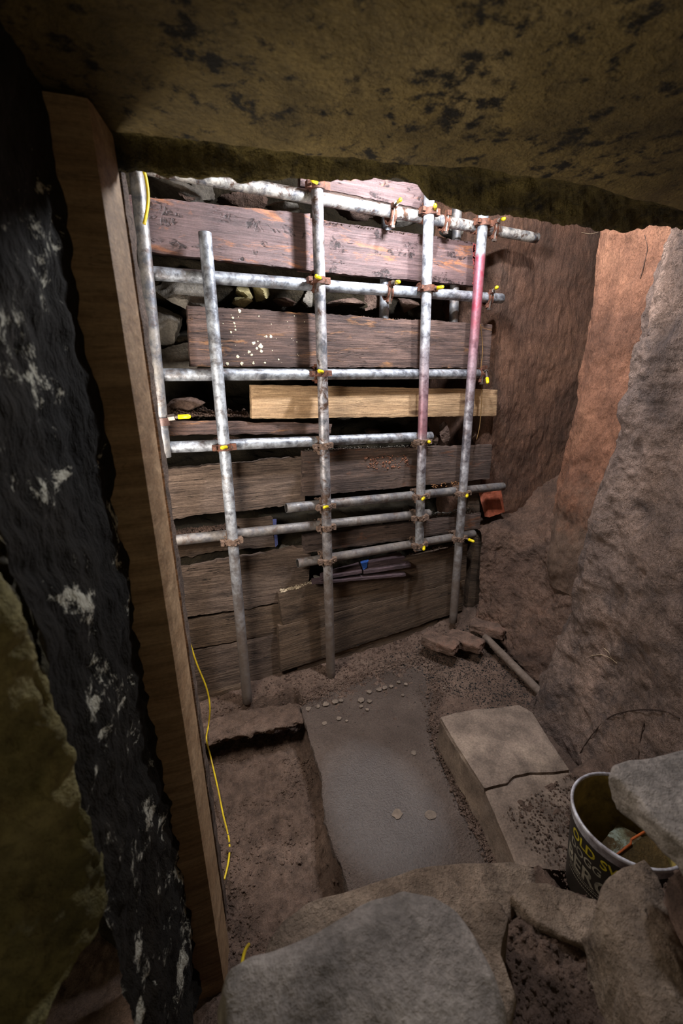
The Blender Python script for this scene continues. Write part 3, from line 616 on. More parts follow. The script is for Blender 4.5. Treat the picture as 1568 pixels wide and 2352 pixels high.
# ------------------------------------------------------------------ couplers
def coupler(px, py, cap, label, mud=False, kind='double', capr=0.0085):
    c = PY(px, py, UY); t = empty('scaffold_coupler', c, label, 'coupler', 'rusty couplers clamping the scaffold tubes')
    mt = M['rustmud'] if mud else M['rust']; rnd = random.Random(int(px*7+py)); w_ = 0.027
    def lump(mb, amt):
        if not amt: return
        mb.v = [q+Vector((noise.noise((q+c)*70), noise.noise((q+c)*70+Vector((5,0,0))), noise.noise((q+c)*70+Vector((0,9,0)))))*amt for q in mb.v]
    am = 0.007 if mud else 0.0015
    tl = rnd.uniform(-0.2, 0.2)
    if kind == 'double':
        b = MB(); b.ring((0,0,0), (math.sin(tl)*0.4,0,1), PR+0.0005, PR+0.0095, w_, 28)
        b.box((-0.037,-0.004,0), (0.022,0.026,w_*0.9)); b.box((0.039,-0.006,0), (0.022,0.024,w_*0.95))
        lump(b, am); autosmooth(b.obj('clamp_band', mt, t), 40)
        b = MB(); b.ring((-0.002,LY-UY,0), (1,0,0), PR+0.0005, PR+0.0095, w_, 28, 0, 2*math.pi)
        b.box((-0.002,0.016,0.034), (w_*1.1,0.030,0.014)); b.box((-0.002,0.018,-0.034), (w_,0.026,0.016))
        lump(b, am); autosmooth(b.obj('clamp_band', mt, t), 40)
        b = MB(); b.box((-0.040,-0.017,0.0), (0.012,0.016,0.013)); b.tube([(-0.046,-0.030,0.001), (-0.040,0.018,0.0)], 0.0055, 8); b.box((-0.045,-0.026,0.001), (0.017,0.008,0.017))
        lump(b, am*0.6); autosmooth(b.obj('hinge_bolt', mt, t), 40)
    else:
        b = MB(); b.ring((0,LY-UY,0), (1,0.15*tl,0), PR+0.0005, PR+0.0095, w_, 28); b.box((0.002,0.020,0.034), (0.022,0.020,0.020)); b.box((-0.006,0.028,-0.036), (0.020,0.018,0.022), Matrix.Rotation(0.5, 3, 'Y'))
        lump(b, am+0.001); autosmooth(b.obj('clamp_band', mt, t), 40)
        b = MB(); b.tube([(-0.008,0.020,-0.052), (0.004,0.020,0.044)], 0.0055, 8); b.box((-0.008,0.020,-0.048), (0.016,0.016,0.010)); b.obj('hinge_bolt', M['steelbolt'], t)
    if mud:
        pts = []
        for _ in range(46):
            a_ = rnd.uniform(0, 6.28); pts.append((math.cos(a_)*(PR+.006)*rnd.uniform(.9,1.45), math.sin(a_)*(PR+.007), rnd.uniform(-.012,.012)))
        for _ in range(30):
            a_ = rnd.uniform(0, 6.28); pts.append((rnd.uniform(-.03,.014), LY-UY+math.cos(a_)*(PR+.006), math.sin(a_)*(PR+.007)))
        crumbs('mud_crust', pts, .003, .0075, M['rustmud'], None, t, seed=int(px))
    if cap:
        e = PY(cap[0], cap[1], UY-0.052)-c
        s = (Vector((0.030, -0.008, 0.0)) if kind == 'double' else Vector((0.002, 0.010, 0.036)))
        if (e-s).length > 0.075: s = e-(e-s).normalized()*0.075
        d = (e-s).normalized()
        b = MB(); b.tube([s, e-d*0.012], 0.0052, 10); b.tube([s+d*0.001, s+d*0.010], 0.0105, 6); b.obj('eye_bolt', M['rustmud'] if mud else M['steelbolt'], t)
        b = MB(); b.tube([e-d*0.020, e+d*0.010, e+d*0.015, e+d*0.0175], capr, 14, taper=[1, 0.95, 0.75, 0.35]); o = b.obj('thread_cap', M['yellow'], t, True); o['label'] = 'bright yellow plastic cap'
    return t
U2, U3, U4, U1 = 'the middle upright', 'the brightest upright', 'the red painted upright', 'the open-topped upright'
for a in [
    (728,428,(720,415),'coupler at the lintel where the middle upright meets the topmost cross tube',0),
    (985,487,(999,474),'coupler where the brightest upright meets the topmost cross tube',0),
    (1109,513,None,'coupler where the red painted upright meets the topmost cross tube',0),
    (730,645,(729,636),'coupler where the middle upright meets the second cross tube',0),
    (981,663,(1012,660),'coupler where the brightest upright meets the second cross tube',0),
    (735,858,(735,853),'coupler where the middle upright meets the third cross tube',0),
    (514,1027,(513,1028),'coupler where the open-topped upright meets the fourth cross tube',0),
    (740,1024,None,'mud-caked coupler where the middle upright meets the fourth cross tube',1),
    (969,1015,(985,1015),'coupler where the brightest upright meets the fourth cross tube',1),
    (747,1163,(747,1165),'mud-caked coupler where the middle upright meets the fifth cross tube',1),
    (965,1140,(971,1146),'mud-caked coupler where the brightest upright meets the fifth cross tube',1),
    (1062,1133,(1072,1139),'coupler where the red painted upright meets the fifth cross tube',1),
    (531,1243,None,'bare mud-caked coupler where the open-topped upright meets the sixth cross tube',1),
    (748,1211,None,'mud-caked coupler where the middle upright meets the sixth cross tube',1),
    (963,1188,None,'mud-caked coupler where the brightest upright meets the sixth cross tube',1),
    (751,1287,None,'mud-caked coupler where the middle upright meets the lowest cross tube',1),
    (962,1251,(973,1260),'mud-caked coupler at the bottom end of the brightest upright',1),
    (1054,1236,(1083,1242),'mud-caked coupler where the red painted upright meets the lowest cross tube',1)]:
    coupler(*a)
for a in [
    (910,489,(918,460),'clip on the topmost cross tube between the middle and the brightest upright',0,'clip'),
    (1034,505,None,'clip with a hanging bolt on the topmost cross tube, right of the brightest upright',0,'clip'),
    (1146,524,(1156,503),'clip on the topmost cross tube right of the red painted upright',0,'clip'),
    (903,668,(914,648),'clip on the second cross tube between the middle and the brightest upright',0,'clip'),
    (1134,685,(1140,661),'clip on the right end of the second cross tube',0,'clip'),
    (1116,859,(1119,875),'clip closing the right end of the third cross tube',0,'clip')]:
    coupler(*a)
# coupler on the leftmost upright, its capped bolt pointing right
c = PY(386,962,UY); t = empty('scaffold_coupler', PY(372,968,UY), 'smooth brown coupler on the leftmost upright with its yellow cap pointing right', 'coupler', 'rusty couplers clamping the scaffold tubes')
b = MB(); b.ring((0,0,0), (0,0,1), PR+0.0005, PR+0.009, 0.03, 28); b.box((-0.036,0.0,0), (0.03,0.03,0.022)); autosmooth(b.obj('clamp_band', plain('brown_painted_clamp', (96,72,66), 0.4, 0.3, bump=0.2), t), 40)
b = MB(); b.tube([(0.022,-0.012,0.012), (0.048,-0.02,0.016)], 0.014, 6); b.tube([(0.03,-0.012,0.013), (0.066,-0.022,0.016)], 0.007, 10); b.obj('eye_bolt', M['steelbolt'], t)
b = MB(); b.tube([(0.060,-0.022,0.016), (0.098,-0.03,0.016), (0.104,-0.031,0.016), (0.107,-0.032,0.016)], 0.0095, 14, taper=[1, 0.95, 0.75, 0.35]); b.obj('thread_cap', M['yellow'], t, True)['label'] = 'bright yellow plastic cap'
# ------------------------------------------------------------------ cables and cords
def cord(name, pts, r, mat, label, cat, group=None):
    P = [catmull(pts, i/(len(pts)*6)) for i in range(len(pts)*6+1)]; O = P[0].copy(); b = MB(); b.tube([p-O for p in P], r, 8)
    return b.obj(name, mat, None, True, label=label, cat=cat, group=group, loc=O)
cord('electric_cable', [PY(x, y, 1.86) for x, y in ((322,378),(331,395),(337,420),(340,450),(338,480),(331,515))], 0.0055, M['cable'], 'yellow cable hanging beside the leftmost upright, under the lintel', 'cable')
cord('electric_cable', [PY(424,1425,1.88), PY(433,1465,1.86), PY(452,1525,1.85), PY(474,1580,1.85), PY(482,1625,1.84), PY(478,1670,1.84), PZ(474,1698,0.03), PZ(484,1740,-.10), PZ(500,1810,-.13), PZ(512,1870,-.14), PZ(526,1930,-.14), PZ(525,1975,-.14), PZ(515,2020,-.14)], 0.0038, M['cable'], 'thin yellow cable running down from the boards into the pit', 'cable')
cord('electric_cable', [PZ(548,2255,.30), PZ(555,2215,.31), PZ(562,2185,.29), PZ(571,2170,.24)], 0.0042, M['cable'], 'short bend of yellow cable poking out behind the big grey boulder', 'cable')
cord('cord', [PY(x, y, 1.935) for x, y in ((1103,745),(1108,800),(1104,850),(1106,900),(1104,950),(1100,985),(1094,1010))], 0.0022, M['rope'], 'thin tan cord dangling beside the red painted upright', 'cord')
ROOTS = ([(((1300,1790),(1318,1755),(1350,1700),(1395,1650),(1450,1632),(1520,1632),(1560,1650)), 0, 'long dark root arching over the foot of the grey rock face'), (((1478,1660),(1470,1700),(1465,1740)), 1, 'short dark root hanging below the arching one')])
# ------------------------------------------------------------------ bricks, pole, loose stones in the chamber
def brick(px, py, z, ang, label, seed, tilt=0.0, sz=(0.205,0.1,0.062)):
    c = PZ(px, py, z); V_, f = ICO[5]; v = []
    for q in V_:
        m = (abs(q.x)**9+abs(q.y)**9+abs(q.z)**9)**(1/9); p = q/m; p = Vector((p.x*sz[0]/2, p.y*sz[1]/2, p.z*sz[2]/2))
        v.append(p+Vector((fbm(p, 18, 5, seed), fbm(p, 18, 5, seed+4), fbm(p, 18, 5, seed+8)))*0.008)
    o = mesh_obj('brick', v, f, M['brick'], None, True, label, 'brick', 'bricks at the foot of the rightmost upright')
    o.matrix_world = Matrix.Translation(c-Vector((0,0,sz[2]/2))) @ Matrix.Rotation(ang, 4, 'Z') @ Matrix.Rotation(tilt, 4, 'X')
    return o
brick(1011,1466,0.155,math.radians(-62),'dirty brick nearest the boards, leftmost of the three by the upright',1)
brick(1068,1462,0.150,math.radians(-60),'muddy crumbling brick, middle of the three by the upright',2,0.05)
brick(1120,1433,0.175,math.radians(-58),'reddish broken brick, rightmost of the three and against the rock',3,-0.05)
tube(PZ(1247,1597,0.035), PZ(1113,1462,0.115), plain('muddy_pole', (112,98,88), 0.85, c2=(84,70,60)), 'muddy grey pole lying on the gravel from the bricks to the rock foot', None, r=0.021, name='pole', cat='pole')
rock('loose_stone', PY(1022,992,2.03), (0.062, 0.05, 0.058), 12, M['rubble_brown'], 4, planes=8, rough=0.18, label='jagged dark stone perched above the split board between two uprights', cat='stone')
rock('loose_stone', PY(728,1326,2.0), (0.03, 0.03, 0.016), 5, M['rubble'], 3, label='small grey stone at the left end of the wood offcuts', cat='stone')
# rubble wedged behind the boards
GR = 'rubble stones packed behind the boards'
RB = [ # px, py, Y, size, seed, mat, label
 (392,438,2.12,(.10,.07,.055),21,'rubble','dark grey rubble stone above the left end of the top wide board'),
 (430,446,2.07,(.04,.04,.035),22,'rubble_brown','small reddish rubble stone beside the pale pointed one'),
 (462,440,2.08,(.050,.04,.050),23,'rubble','pale pointed rubble stone above the left wide board'),
 (345,425,2.14,(.07,.06,.06),24,'rubble','rubble stone beside the hanging yellow cable'),
 (560,470,2.16,(.12,.07,.045),25,'rubble_brown','long dark rubble stone under the topmost cross tube'),
 (650,478,2.15,(.10,.07,.035),26,'rubble','flat dark rubble stone left of the middle upright'),
 (810,478,2.13,(.12,.06,.03),27,'rubble_brown','flat brown rubble stone right of the middle upright'),
 (940,500,2.13,(.08,.06,.04),28,'rubble','rubble stone left of the brightest upright above the wide board'),
 (1040,530,2.13,(.07,.05,.04),29,'rubble','rubble stone between the two right-hand uprights'),
 (430,682,2.09,(.115,.07,.065),31,'rubble','large rough grey rubble stone left of the flecked board'),
 (560,672,2.12,(.06,.05,.03),32,'rubble_olive','olive rubble stone below the second cross tube'),
 (552,692,2.07,(.045,.04,.025),33,'rubble_olive','small bright olive rubble stone on the flecked board'),
 (600,672,2.10,(.05,.05,.045),34,'rubble_olive','angular olive rubble stone right of the small bright one'),
 (655,693,2.08,(.05,.04,.02),35,'rubble_brown','low brown rubble stone left of the middle upright'),
 (662,680,2.16,(.03,.04,.03),36,'rubble','small triangular rubble stone above the low brown one'),
 (708,685,2.09,(.035,.04,.04),37,'rubble','grey rubble stone touching the middle upright'),
 (785,692,2.17,(.12,.06,.04),38,'rubble_brown','dark glossy rubble stone right of the middle upright'),
 (845,688,2.15,(.06,.05,.05),39,'rubble_brown','dark rubble stone left of the hidden tube'),
 (935,700,2.11,(.06,.05,.04),40,'rubble_brown','brown rubble stone right of the hidden tube'),
 (370,745,2.10,(.09,.05,.09),41,'rubble','smooth grey rubble stone beside the leftmost upright'),
 (400,822,2.09,(.13,.06,.065),42,'rubble','broad flat grey rubble stone left of the flecked board'),
 (425,925,2.10,(.085,.06,.04),43,'rubble_brown','brown knobbly stone in the crumbly soil below the third cross tube'),
 (650,1268,2.10,(.045,.04,.05),44,'rubble','lumpy grey stone right of the blue-edged board end'),
 (1000,1008,2.10,(.05,.04,.035),45,'rubble_brown','brown stone low behind the jagged perched one'),
 (1088,1000,2.08,(.03,.03,.04),46,'rubble_brown','small brown stone at the end of the tan cord'),
]
for px, py, Y, sz, sd, mt, lb in RB:
    rock('rubble_stone', PY(px, py, Y), tuple(q*1.5 for q in sz), sd, M[mt], 4, planes=13, rough=0.07, label=lb, cat='rubble stone', group=GR)
for k in range(14):                                      # more of the same fill deeper in the bank, only glimpsed in the dark gaps
    px = random.uniform(330, 1080); py = random.choice([452, 690, 880, 985, 1060, 1200, 1290])+random.uniform(-12, 22)
    rock('bank_stone', PY(px, py, random.uniform(2.24, 2.32)), (random.uniform(.04,.10), .06, random.uniform(.02,.05)), 100+k, M['rubble_brown'], 2, planes=7, label='dim stone bedded in the dark earth bank behind the boards', cat='rubble stone', group='stones bedded in the dark earth bank')
# crumbs: soil and grit too fine to count
def scatter(n, x0, x1, y0, y1, fn=None, seed=1, dens=None, lift=0.0):
    rnd = random.Random(seed); o = []
    while len(o) < n:
        x = rnd.uniform(x0, x1); y = rnd.uniform(y0, y1)
        if dens and rnd.random() > dens(x, y): continue
        o.append((x, y, (fn or ground)(x, y)+lift))
    return o
def pit_d(x, y): return 1.0 if (ground(x, y) < -0.1) else 0.0
crumbs('soil_crumbs', scatter(2600, -0.1, 0.58, 0.6, 1.86, seed=2, dens=lambda x, y: pit_d(x, y)*max(0.05, smooth(-.1, .5, fbm((x, y, 3), 5, 3)))), 0.0015, 0.0075, M['earth'], 'loose soil crumbs strewn in the sunken pit', seed=3)
crumbs('grit', scatter(3800, 1.0, 1.95, 1.15, 1.9, seed=5, dens=lambda x, y: 1.0 if (abs((x-1.62)+0.55*(y-1.5)) < 0.30) else 0.12), 0.0012, 0.005, M['grit'], 'black gravelly grit between the stone block and the bricks', seed=6)
crumbs('soil_crumbs', scatter(2400, 0.05, 1.6, 1.74, 1.99, seed=8), 0.0015, 0.007, M['rubble_brown'], 'gravelly crumbs along the foot of the board wall', seed=9)
crumbs('soil_crumbs', scatter(1300, 0.95, 1.32, 0.45, 0.80, seed=12, fn=lambda x, y: 0.176), 0.001, 0.004, M['earth'], 'dirt crumbs on the front half of the carved block', seed=13)
crumbs('soil_crumbs', scatter(2600, 0.40, 1.1, 0.15, 0.50, seed=15), 0.0015, 0.006, M['earth'], 'soil crumbs between the foreground stones', seed=16)
def line_crumbs(name, a, b, yf, dep, n, r0, r1, mat, label, seed, hmax=0.012):
    rnd = random.Random(seed); pts = []
    A = PY(*a, yf); B = PY(*b, yf)
    for _ in range(n):
        t = rnd.random(); p = A.lerp(B, t); k = 0.5+0.5*fbm(p, 8, 2); d = rnd.random()
        pts.append((p.x, yf+dep*(0.05+0.9*d), p.z+rnd.random()*hmax*max(0, k)*(0.4+d)))
    return crumbs(name, pts, r0, r1, mat, label, seed=seed)
def along(pts, z, wdt, n, seed):
    rnd = random.Random(seed); P = [PZ(x, y, z) for x, y in pts]; o = []
    for _ in range(n):
        i = rnd.randrange(len(P)-1); p = P[i].lerp(P[i+1], rnd.random()); o.append((p.x+rnd.gauss(0, wdt), p.y+rnd.gauss(0, wdt), z+rnd.random()*0.004))
    return o
crumbs('soil_crumbs', along([(990,1630),(1000,1700),(1030,1765),(1075,1860),(1115,1930),(1140,1990)], 0.014, 0.016, 1600, 61), 0.001, 0.0045, M['earth'], 'dirt strip between the damp floor slab and the carved block', seed=62)
crumbs('soil_crumbs', along([(700,1610),(770,1575),(850,1545),(930,1515),(985,1505),(1005,1560),(990,1620)], 0.014, 0.030, 2200, 63), 0.001, 0.0045, M['earth'], 'soil crumbs spread over the far end of the floor slab', seed=64)
crumbs('soil_crumbs', scatter(3500, 0.6, 2.0, 1.3, 1.95, seed=65), 0.001, 0.004, M['rubble_brown'], 'small stones strewn on the floor before the boards and bricks', seed=66)
line_crumbs('soil_crumbs', (395,955), (574,958), 2.02, 0.10, 1500, .0015, .007, M['rubble_brown'], 'crumbly soil heap below the third cross tube on the left', 31, 0.055)
line_crumbs('soil_crumbs', (800,1212), (1100,1178), 1.985, 0.08, 900, .0012, .005, M['rubble'], 'grey crumbs lying on the square-ended beam', 32, 0.03)
line_crumbs('soil_crumbs', (645,1362), (760,1333), 1.98, 0.05, 500, .0012, .005, M['plaster'], 'pale and pink crumbs on the board below the wood offcuts', 33, 0.012)
line_crumbs('soil_crumbs', (945,1288), (1072,1250), 1.985, 0.06, 500, .0015, .006, M['rubble_brown'], 'soil heaped on the muddy board right of the offcuts', 34, 0.03)
line_crumbs('soil_crumbs', (400,1234), (545,1212), 2.03, 0.08, 500, .0015, .007, M['rubble_brown'], 'crumbs above the sixth cross tube near the post', 35, 0.02)
line_crumbs('soil_crumbs', (705,1036), (985,1026), 1.98, 0.04, 300, .0012, .004, M['rubble'], 'grey crumbs lying on the dark split board', 36, 0.012)
line_crumbs('soil_crumbs', (350,454), (1085,556), 2.0, 0.06, 500, .0012, .005, M['rubble_brown'], 'dark crumbs on the top edge of the wide boards', 37, 0.012)
line_crumbs('soil_crumbs', (440,704), (1125,745), 1.98, 0.05, 350, .0012, .004, M['rubble_brown'], 'crumbs on the top edge of the flecked board', 38, 0.008)
# pale splash marks dried on the slab
b = MB()
for k, (x, y, r) in enumerate([(708,1627,10),(730,1622,9),(748,1617,12),(770,1611,12),(783,1608,9),(829,1608,13),(848,1610,9),(829,1622,8),(843,1629,7),(848,1588,10),(870,1583,10),(884,1579,11),(898,1576,9),(915,1566,8),(932,1571,8),(778,1650,9),(796,1655,5),(745,1661,9),(925,1596,6),(1020,1580,6),(950,1729,9),(912,1869,15),(988,1871,15)]):
    c = PZ(x, y, 0.0133); r = r*0.0014; rnd = random.Random(k); m = 14
    v = [c+Vector((0,0,0.0008))]+[c+Vector((math.cos(2*math.pi*i/m)*r*rnd.uniform(.75,1.15), math.sin(2*math.pi*i/m)*r*rnd.uniform(.75,1.15), 0.0004)) for i in range(m)]
    b.add(v, [(0, 1+i, 1+(i+1) % m) for i in range(m)])
o = b.obj('dried_splash', plain('dried_mud_splash', (122,107,94), 0.9), bpy.data.objects['floor_slab'], kind='stuff'); o.matrix_parent_inverse = Matrix.Translation(-bpy.data.objects['floor_slab'].location)
# ------------------------------------------------------------------ foreground stones of the broken wall the camera looks over
GF = 'stones of the broken wall in the foreground'
outline_rock('boulder', zp([(494,2352),(490,2290),(505,2230),(555,2196),(640,2165),(720,2132),(790,2098),(850,2060),(930,2042),(1000,2047),(1055,2080),(1100,2140),(1140,2220),(1170,2300),(1180,2400),(1100,2600),(850,2650),(600,2600),(500,2480)], EZ(-.84)), 0.22, M['stone_grey'], n=200, rings=40, dome=0.035, amp=0.012, edge=0.03, taper=0.05, fs=5, side_amp=0.02, label='big rounded grey boulder filling the bottom of the view', cat='boulder', group=GF)
outline_rock('flat_stone', zp([(605,2188),(622,2145),(648,2108),(700,2070),(780,2047),(870,2018),(960,1990),(1060,1976),(1180,1972),(1228,1988),(1232,2030),(1190,2080),(1120,2200),(950,2300),(750,2320)], EZ(-1.12)), 0.13, M['stone_brown'], n=180, rings=30, dome=0.004, amp=0.006, edge=0.012, taper=0.03, fs=6, side_amp=0.012, label='flat grey slab lying behind the big boulder at the edge of the pit', cat='stone', group=GF)
outline_rock('foreground_stone', zp([(1398,1778),(1408,1752),(1440,1740),(1500,1733),(1568,1716),(1720,1690),(1850,1900),(1800,2100),(1640,2000),(1568,1938),(1529,1907),(1489,1863),(1468,1832),(1428,1797)], EZ(-.70)), 0.075, M['stone_grey'], n=160, rings=26, dome=0.008, amp=0.006, edge=0.008, taper=0.02, fs=8, side_amp=0.02, label='thick grey slab overhanging the tub at the right edge', cat='stone', group=GF)
outline_rock('foreground_stone', zp([(1374,2062),(1388,2015),(1430,1980),(1478,1962),(1512,2000),(1545,2080),(1600,2200),(1640,2400),(1500,2380),(1430,2200)], EZ(-.93)), 0.30, M['stone_brown'], n=130, rings=22, dome=0.02, amp=0.012, edge=0.02, taper=-0.01, fs=9, side_amp=0.02, label='upright dusty brown stone in front of the tub', cat='stone', group=GF)
outline_rock('foreground_stone', zp([(1172,2048),(1195,2024),(1250,2026),(1300,2040),(1372,2062),(1385,2130),(1350,2180),(1290,2160),(1230,2120)], EZ(-1.08)), 0.16, M['stone_brown'], n=130, rings=22, dome=0.004, amp=0.012, edge=0.012, taper=0.02, fs=9, side_amp=0.02, label='lumpy dusty brown stone left of the upright one', cat='stone', group=GF)
outline_rock('foreground_stone', zp([(1046,2092),(1090,2066),(1150,2070),(1172,2110),(1150,2190),(1190,2290),(1150,2420),(1060,2350),(1075,2200)], EZ(-1.00)), 0.16, M['stone_brown'], n=110, rings=20, dome=0.004, amp=0.010, edge=0.012, taper=0.03, fs=12, side_amp=0.02, sharp=True, label='small pinkish brown stone beside the right shoulder of the big boulder', cat='stone', group=GF)
outline_rock('foreground_stone', zp([(1540,2000),(1570,1985),(1610,2020),(1670,2080),(1740,2200),(1700,2350),(1620,2200),(1570,2080)], EZ(-.86)), 0.30, M['rubble_brown'], n=110, rings=20, dome=0.01, amp=0.012, edge=0.02, taper=0.02, fs=9, side_amp=0.02, label='dark stone under the thick slab at the right edge', cat='stone', group=GF)
# left foreground: squared timber post, rough board, pale stone
def prism(name, corners, z0, z1, mat, label, cat, rag=0.0, nz=60, group=None):
    c0 = sum((Vector((x, y, 0)) for x, y in corners), Vector())/len(corners); v = []; f = []; per = 8; n = len(corners)*per
    for k in range(nz+1):
        z = lerp(z0, z1, k/nz)
        for i, (x, y) in enumerate(corners):
            x2, y2 = corners[(i+1) % len(corners)]
            for s in range(per):
                t = s/per; p = Vector((lerp(x, x2, t), lerp(y, y2, t), z)); d = (p-Vector((c0.x, c0.y, z))).normalized()
                p += d*((-0.003 if s == 0 else 0)+rag*fbm(p, 18, 4)); v.append(p-Vector((c0.x, c0.y, z0)))
    for k in range(nz):
        for i in range(n): f.append((k*n+i, k*n+(i+1) % n, (k+1)*n+(i+1) % n, (k+1)*n+i))
    f.append(tuple(range(n-1, -1, -1))); f.append(tuple(nz*n+i for i in range(n)))
    o = mesh_obj(name, v, f, mat, None, True, label, cat, group, loc=(c0.x, c0.y, z0)); autosmooth(o, 40); return o
def eye(px, h, py=872): p = PH(px, py, h); return (p.x, p.y)
prism('timber_post', [eye(303, .925), eye(343, 1.045), eye(100, 1.08), eye(40, .96)], EZ(-1.81), EZ(.415), M['wood_post'], 'dark squared timber post propping the lintel on the left', 'post', rag=0.0006)
prism('rough_plank', [eye(346, 1.12), eye(356, 1.20), eye(300, 1.22), eye(296, 1.15)], EZ(-1.80), EZ(.42), M['wood_grey'], 'rough-edged plank standing just behind the squared post', 'plank', rag=0.006, nz=160)
LS = [PH(-260, 1330, .60), PH(-60, 1340, .60), PH(30, 1420, .62), PH(100, 1600, .64), PH(170, 1850, .66), PH(235, 2060, .68)]
rows = []
for x, y, h_ in ((10,1400,.56),(62,1500,.57),(100,1610,.57),(132,1700,.58),(165,1830,.58),(205,1950,.58),(235,2050,.58),(215,2130,.57),(150,2240,.55),(100,2352,.52),(60,2500,.5)):
    e = PH(x, y, h_); rows.append([Vector((e.x-.02, e.y+.16, e.z)), Vector((e.x-.005, e.y+.03, e.z)), e, Vector((e.x-.05, e.y-.03, e.z)), Vector((e.x-.13, e.y-.06, e.z)), Vector((e.x-.28, e.y-.08, e.z))])
rows = [[Vector((p.x-.04, p.y+.12, p.z+.03)) for p in rows[0]]]+rows
net('side_stone', rows, 90, 160, lambda p: 0.012*fbm(p, 9, 4)+0.004*fbm(p, 40, 3), M['olive'], label='pale olive stone at the lower left edge of the view', cat='stone')
# ------------------------------------------------------------------ roots on the rock
from mathutils.bvhtree import BVHTree
bpy.context.view_layer.update(); DG = bpy.context.evaluated_depsgraph_get()
TREES = [BVHTree.FromObject(o, DG) for o in bpy.data.objects if o.name.startswith('wall_right')]
def hit(x, y):
    best = None
    for t in TREES:
        p, n_, i_, d_ = t.ray_cast(CAM, ray(x, y).normalized())
        if p and (best is None or d_ < best[1]): best = (p, d_)
    return best[0]-ray(x, y).normalized()*0.003 if best else None
def root(pp, r, mat, label, name='root', cat='root'):
    q = [hit(x, y) for x, y in pp]; q = [p for p in q if p is not None]
    if len(q) > 2: cord(name, q, r, mat, label, cat)
RM = plain('dark_root', (62,44,34), 0.9); WM = plain('pale_fibre', (186,160,130), 0.9)
for pp, k, lb in ROOTS: root(pp, 0.0022, RM, lb)
root(((1354,1507),(1380,1504),(1400,1511),(1417,1524)), 0.0014, WM, 'pale root hair on the grey rock face above the arching root')
root(((1386,1488),(1397,1498),(1404,1512)), 0.0012, WM, 'short pale twig crossing the root hair on the grey rock face')
root(((1335,534),(1355,537),(1374,533)), 0.0014, WM, 'pale straw hanging at the top of the rock just under the lintel')
root(((1480,540),(1486,570),(1478,610),(1470,640)), 0.0012, RM, 'thin dark root on the orange rock near the lintel')
def patch_crumbs(name, quad, yf, n, r0, r1, mat, seed, parent):
    rnd = random.Random(seed); P = [PY(x, y, yf) for x, y in quad]; pts = []
    for _ in range(n):
        u, w_ = rnd.random(), rnd.random(); p = P[0].lerp(P[1], u).lerp(P[3].lerp(P[2], u), w_)
        if fbm(p, 30, 3) > -0.1: pts.append(p)
    o = crumbs(name, pts, r0, r1, mat, None, parent, seed); o.matrix_parent_inverse = parent.matrix_world.inverted(); return o
sb = bpy.data.objects['shoring_board.008']
patch_crumbs('rotten_wood', [(838,1050),(932,1045),(940,1072),(845,1080)], 1.976, 260, .0015, .006, plain('rotten_wood', (150,98,72), 0.95, c2=(84,56,44)), 51, sb)
patch_crumbs('rotten_wood', [(990,1112),(1062,1104),(1062,1113),(990,1122)], 1.975, 130, .001, .004, plain('pale_rotten_wood', (186,132,84), 0.95, c2=(110,74,50)), 52, sb)
# ------------------------------------------------------------------ tub
RC = PZ(1442, 1874, EZ(-1.12)); TR = 0.130; TH = 0.28
tub = empty('plastic_tub', (RC.x, RC.y, RC.z-TH), 'round black tub with a rim coloured pale for its highlights and yellow and grey lettering, holding broken tile', 'tub')
def lathe(prof, n=72):
    v = []; f = []
    for r, z in prof:
        for k in range(n): a = 2*math.pi*k/n; v.append((r*math.cos(a), r*math.sin(a), z))
    for i in range(len(prof)-1):
        for k in range(n): f.append((i*n+k, i*n+(k+1) % n, (i+1)*n+(k+1) % n, (i+1)*n+k))
    return v, f
v, f = lathe([(0.001, 0.012), (TR*.84, 0.012), (TR*.97, TH-.01), (TR*.985, TH-.004)]); mesh_obj('tub_inside', v, f, plain('dirty_tub_inside', (150,130,66), 0.6, var=0.5, sc=14, c2=(80,66,30)), tub)
v, f = lathe([(0.001, 0.0), (TR*.86, 0.0), (TR*.88, 0.006), (TR*.985, TH-.035)]); mesh_obj('tub_wall', v, f, plain('black_tub_plastic', (34,30,24), 0.5, var=0.35, sc=16, bump=0.15), tub)
v, f = lathe([(TR*.985, TH-.036), (TR*1.0, TH-.034), (TR*1.005, TH-.012), (TR*1.035, TH-.010), (TR*1.04, TH-.002), (TR*1.02, TH+.002), (TR*.985, TH), (TR*.975, TH-.006)]); o = mesh_obj('rim', v, f, plain('tub_rim_highlight', (214,214,222), 0.25, 0.0, var=0.35, sc=20, bump=0.2, c2=(120,110,112)), tub); o['label'] = 'shiny rim with highlights put into its colour'  # whole rim lightened in colour to carry its bright highlights
def tub_text(txt, size, zc, ang0, mat, nm='lettering', sx=1.0, extrude=0.0):
    cu = bpy.data.curves.new('t', 'FONT'); cu.body = txt; cu.size = size; cu.resolution_u = 3; cu.offset = size*0.022
    ob = bpy.data.objects.new('t', cu); COL.objects.link(ob); dg = bpy.context.evaluated_depsgraph_get(); me = bpy.data.meshes.new_from_object(ob.evaluated_get(dg)); bpy.data.objects.remove(ob); bpy.data.curves.remove(cu)
    bm = bmesh.new(); bm.from_mesh(me); bmesh.ops.triangulate(bm, faces=bm.faces[:])
    bmesh.ops.subdivide_edges(bm, edges=[e for e in bm.edges if e.calc_length() > 0.012], cuts=2)
    for q in bm.verts:
        z = zc+q.co.y; rr = lerp(TR*.88, TR*.985, (z-.006)/(TH-.041))+0.0007; a = ang0+q.co.x*sx/rr
        q.co = Vector((rr*math.cos(a), rr*math.sin(a), z))
    bm.to_mesh(me); bm.free(); me.materials.clear(); me.materials.append(mat)
    o = bpy.data.objects.new(nm, me); COL.objects.link(o); o.parent = tub; return o
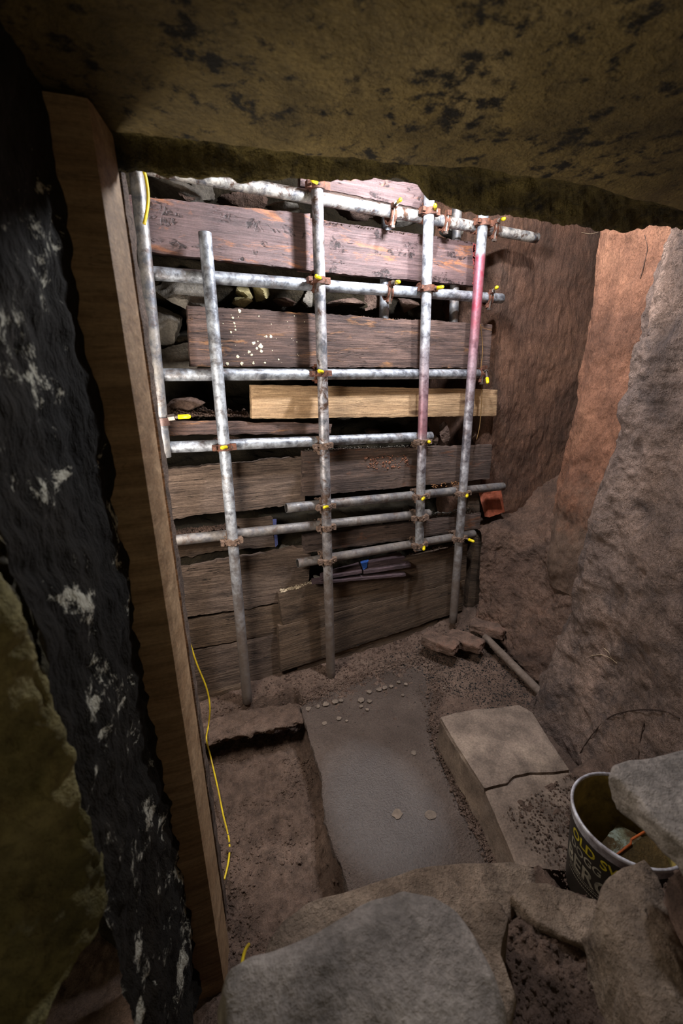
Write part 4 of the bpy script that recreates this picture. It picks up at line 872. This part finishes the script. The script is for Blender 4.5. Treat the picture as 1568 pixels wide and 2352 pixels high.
YT = plain('yellow_print', (190,172,36), 0.5, var=0.3, sc=40); GT = plain('grey_print', (150,142,124), 0.6, var=0.4, sc=40)
A0 = math.atan2(-RC.y, -RC.x)
def deg(a): return math.radians(a)
tub_text('OLD SWAN', 0.040, TH-.077, A0-1.00, YT)
tub_text('DOGG', 0.034, TH-.112, A0-1.02, GT)
tub_text('WATER', 0.020, TH-.101, A0-0.05, YT)
tub_text('BERGE', 0.062, TH-.170, A0-1.15, GT)
tub_text('...................................', 0.03, TH-.186, A0-1.0, GT, sx=0.8)
tub_text('...................................', 0.03, TH-.200, A0-1.0, GT, sx=0.8)
b = MB(); b.ring((0,0,TH-.178), (0,0,1), TR*.91, TR*.9225, 0.0018, 72); b.obj('printed_line', GT, tub)
b = MB(); b.ring((0,0,TH-.121), (0,0,1), TR*.93, TR*.944, 0.0012, 72); b.obj('printed_line', GT, tub)
zt = RC.z-TH+0.10
slab4('tile_shard', [Vector((RC.x-.06, RC.y+.035, zt+.03)), Vector((RC.x+.075, RC.y+.055, zt+.045)), Vector((RC.x+.10, RC.y-.02, zt+.05)), Vector((RC.x-.02, RC.y-.05, zt+.035))], 0.010, rock_mat('glazed_shard', (60,46,24), (78,60,32), (130,130,104), big=14, fine=40, bump=0.2, pale=(150,158,140), pscale=16, pth=(0.54,0.6)), 'brown glazed tile shard with pale worn corners, inside the tub', 'shard')
slab4('tile_shard', [Vector((RC.x-.085, RC.y+.02, zt+.05)), Vector((RC.x-.045, RC.y+.045, zt+.055)), Vector((RC.x-.03, RC.y+.005, zt+.062)), Vector((RC.x-.065, RC.y-.02, zt+.058))], 0.008, plain('pale_blue_glaze', (150,170,166), 0.4, var=0.25, sc=60), 'small pale blue tile shard inside the tub', 'shard')
slab4('clay_shard', [Vector((RC.x-.045, RC.y-.01, zt+.075)), Vector((RC.x+.11, RC.y-.015, zt+.085)), Vector((RC.x+.07, RC.y-.10, zt+.055)), Vector((RC.x-.03, RC.y-.09, zt+.05))], 0.012, rock_mat('dirty_clay_shard', (62,50,24), (76,60,30), (92,70,36), big=10, fine=40, bump=0.4), 'large curved clay shard with an orange broken edge, inside the tub', 'shard')
b = MB(); pp = [Vector((-.05,-.085,.055)), Vector((-.048,-.012,.078)), Vector((.02,-.012,.083)), Vector((.03,-.006,.084)), Vector((.11,-.012,.089))]; cs = bpy.data.objects['clay_shard']
b.tube([Vector((RC.x, RC.y, zt))+q for q in pp], 0.003, 6); o = b.obj('broken_edge', plain('fresh_orange_clay', (196,96,34), 0.7, sc=60), cs, True); o.matrix_parent_inverse = Matrix.Translation(-cs.location); o['label'] = 'bright orange broken edge'
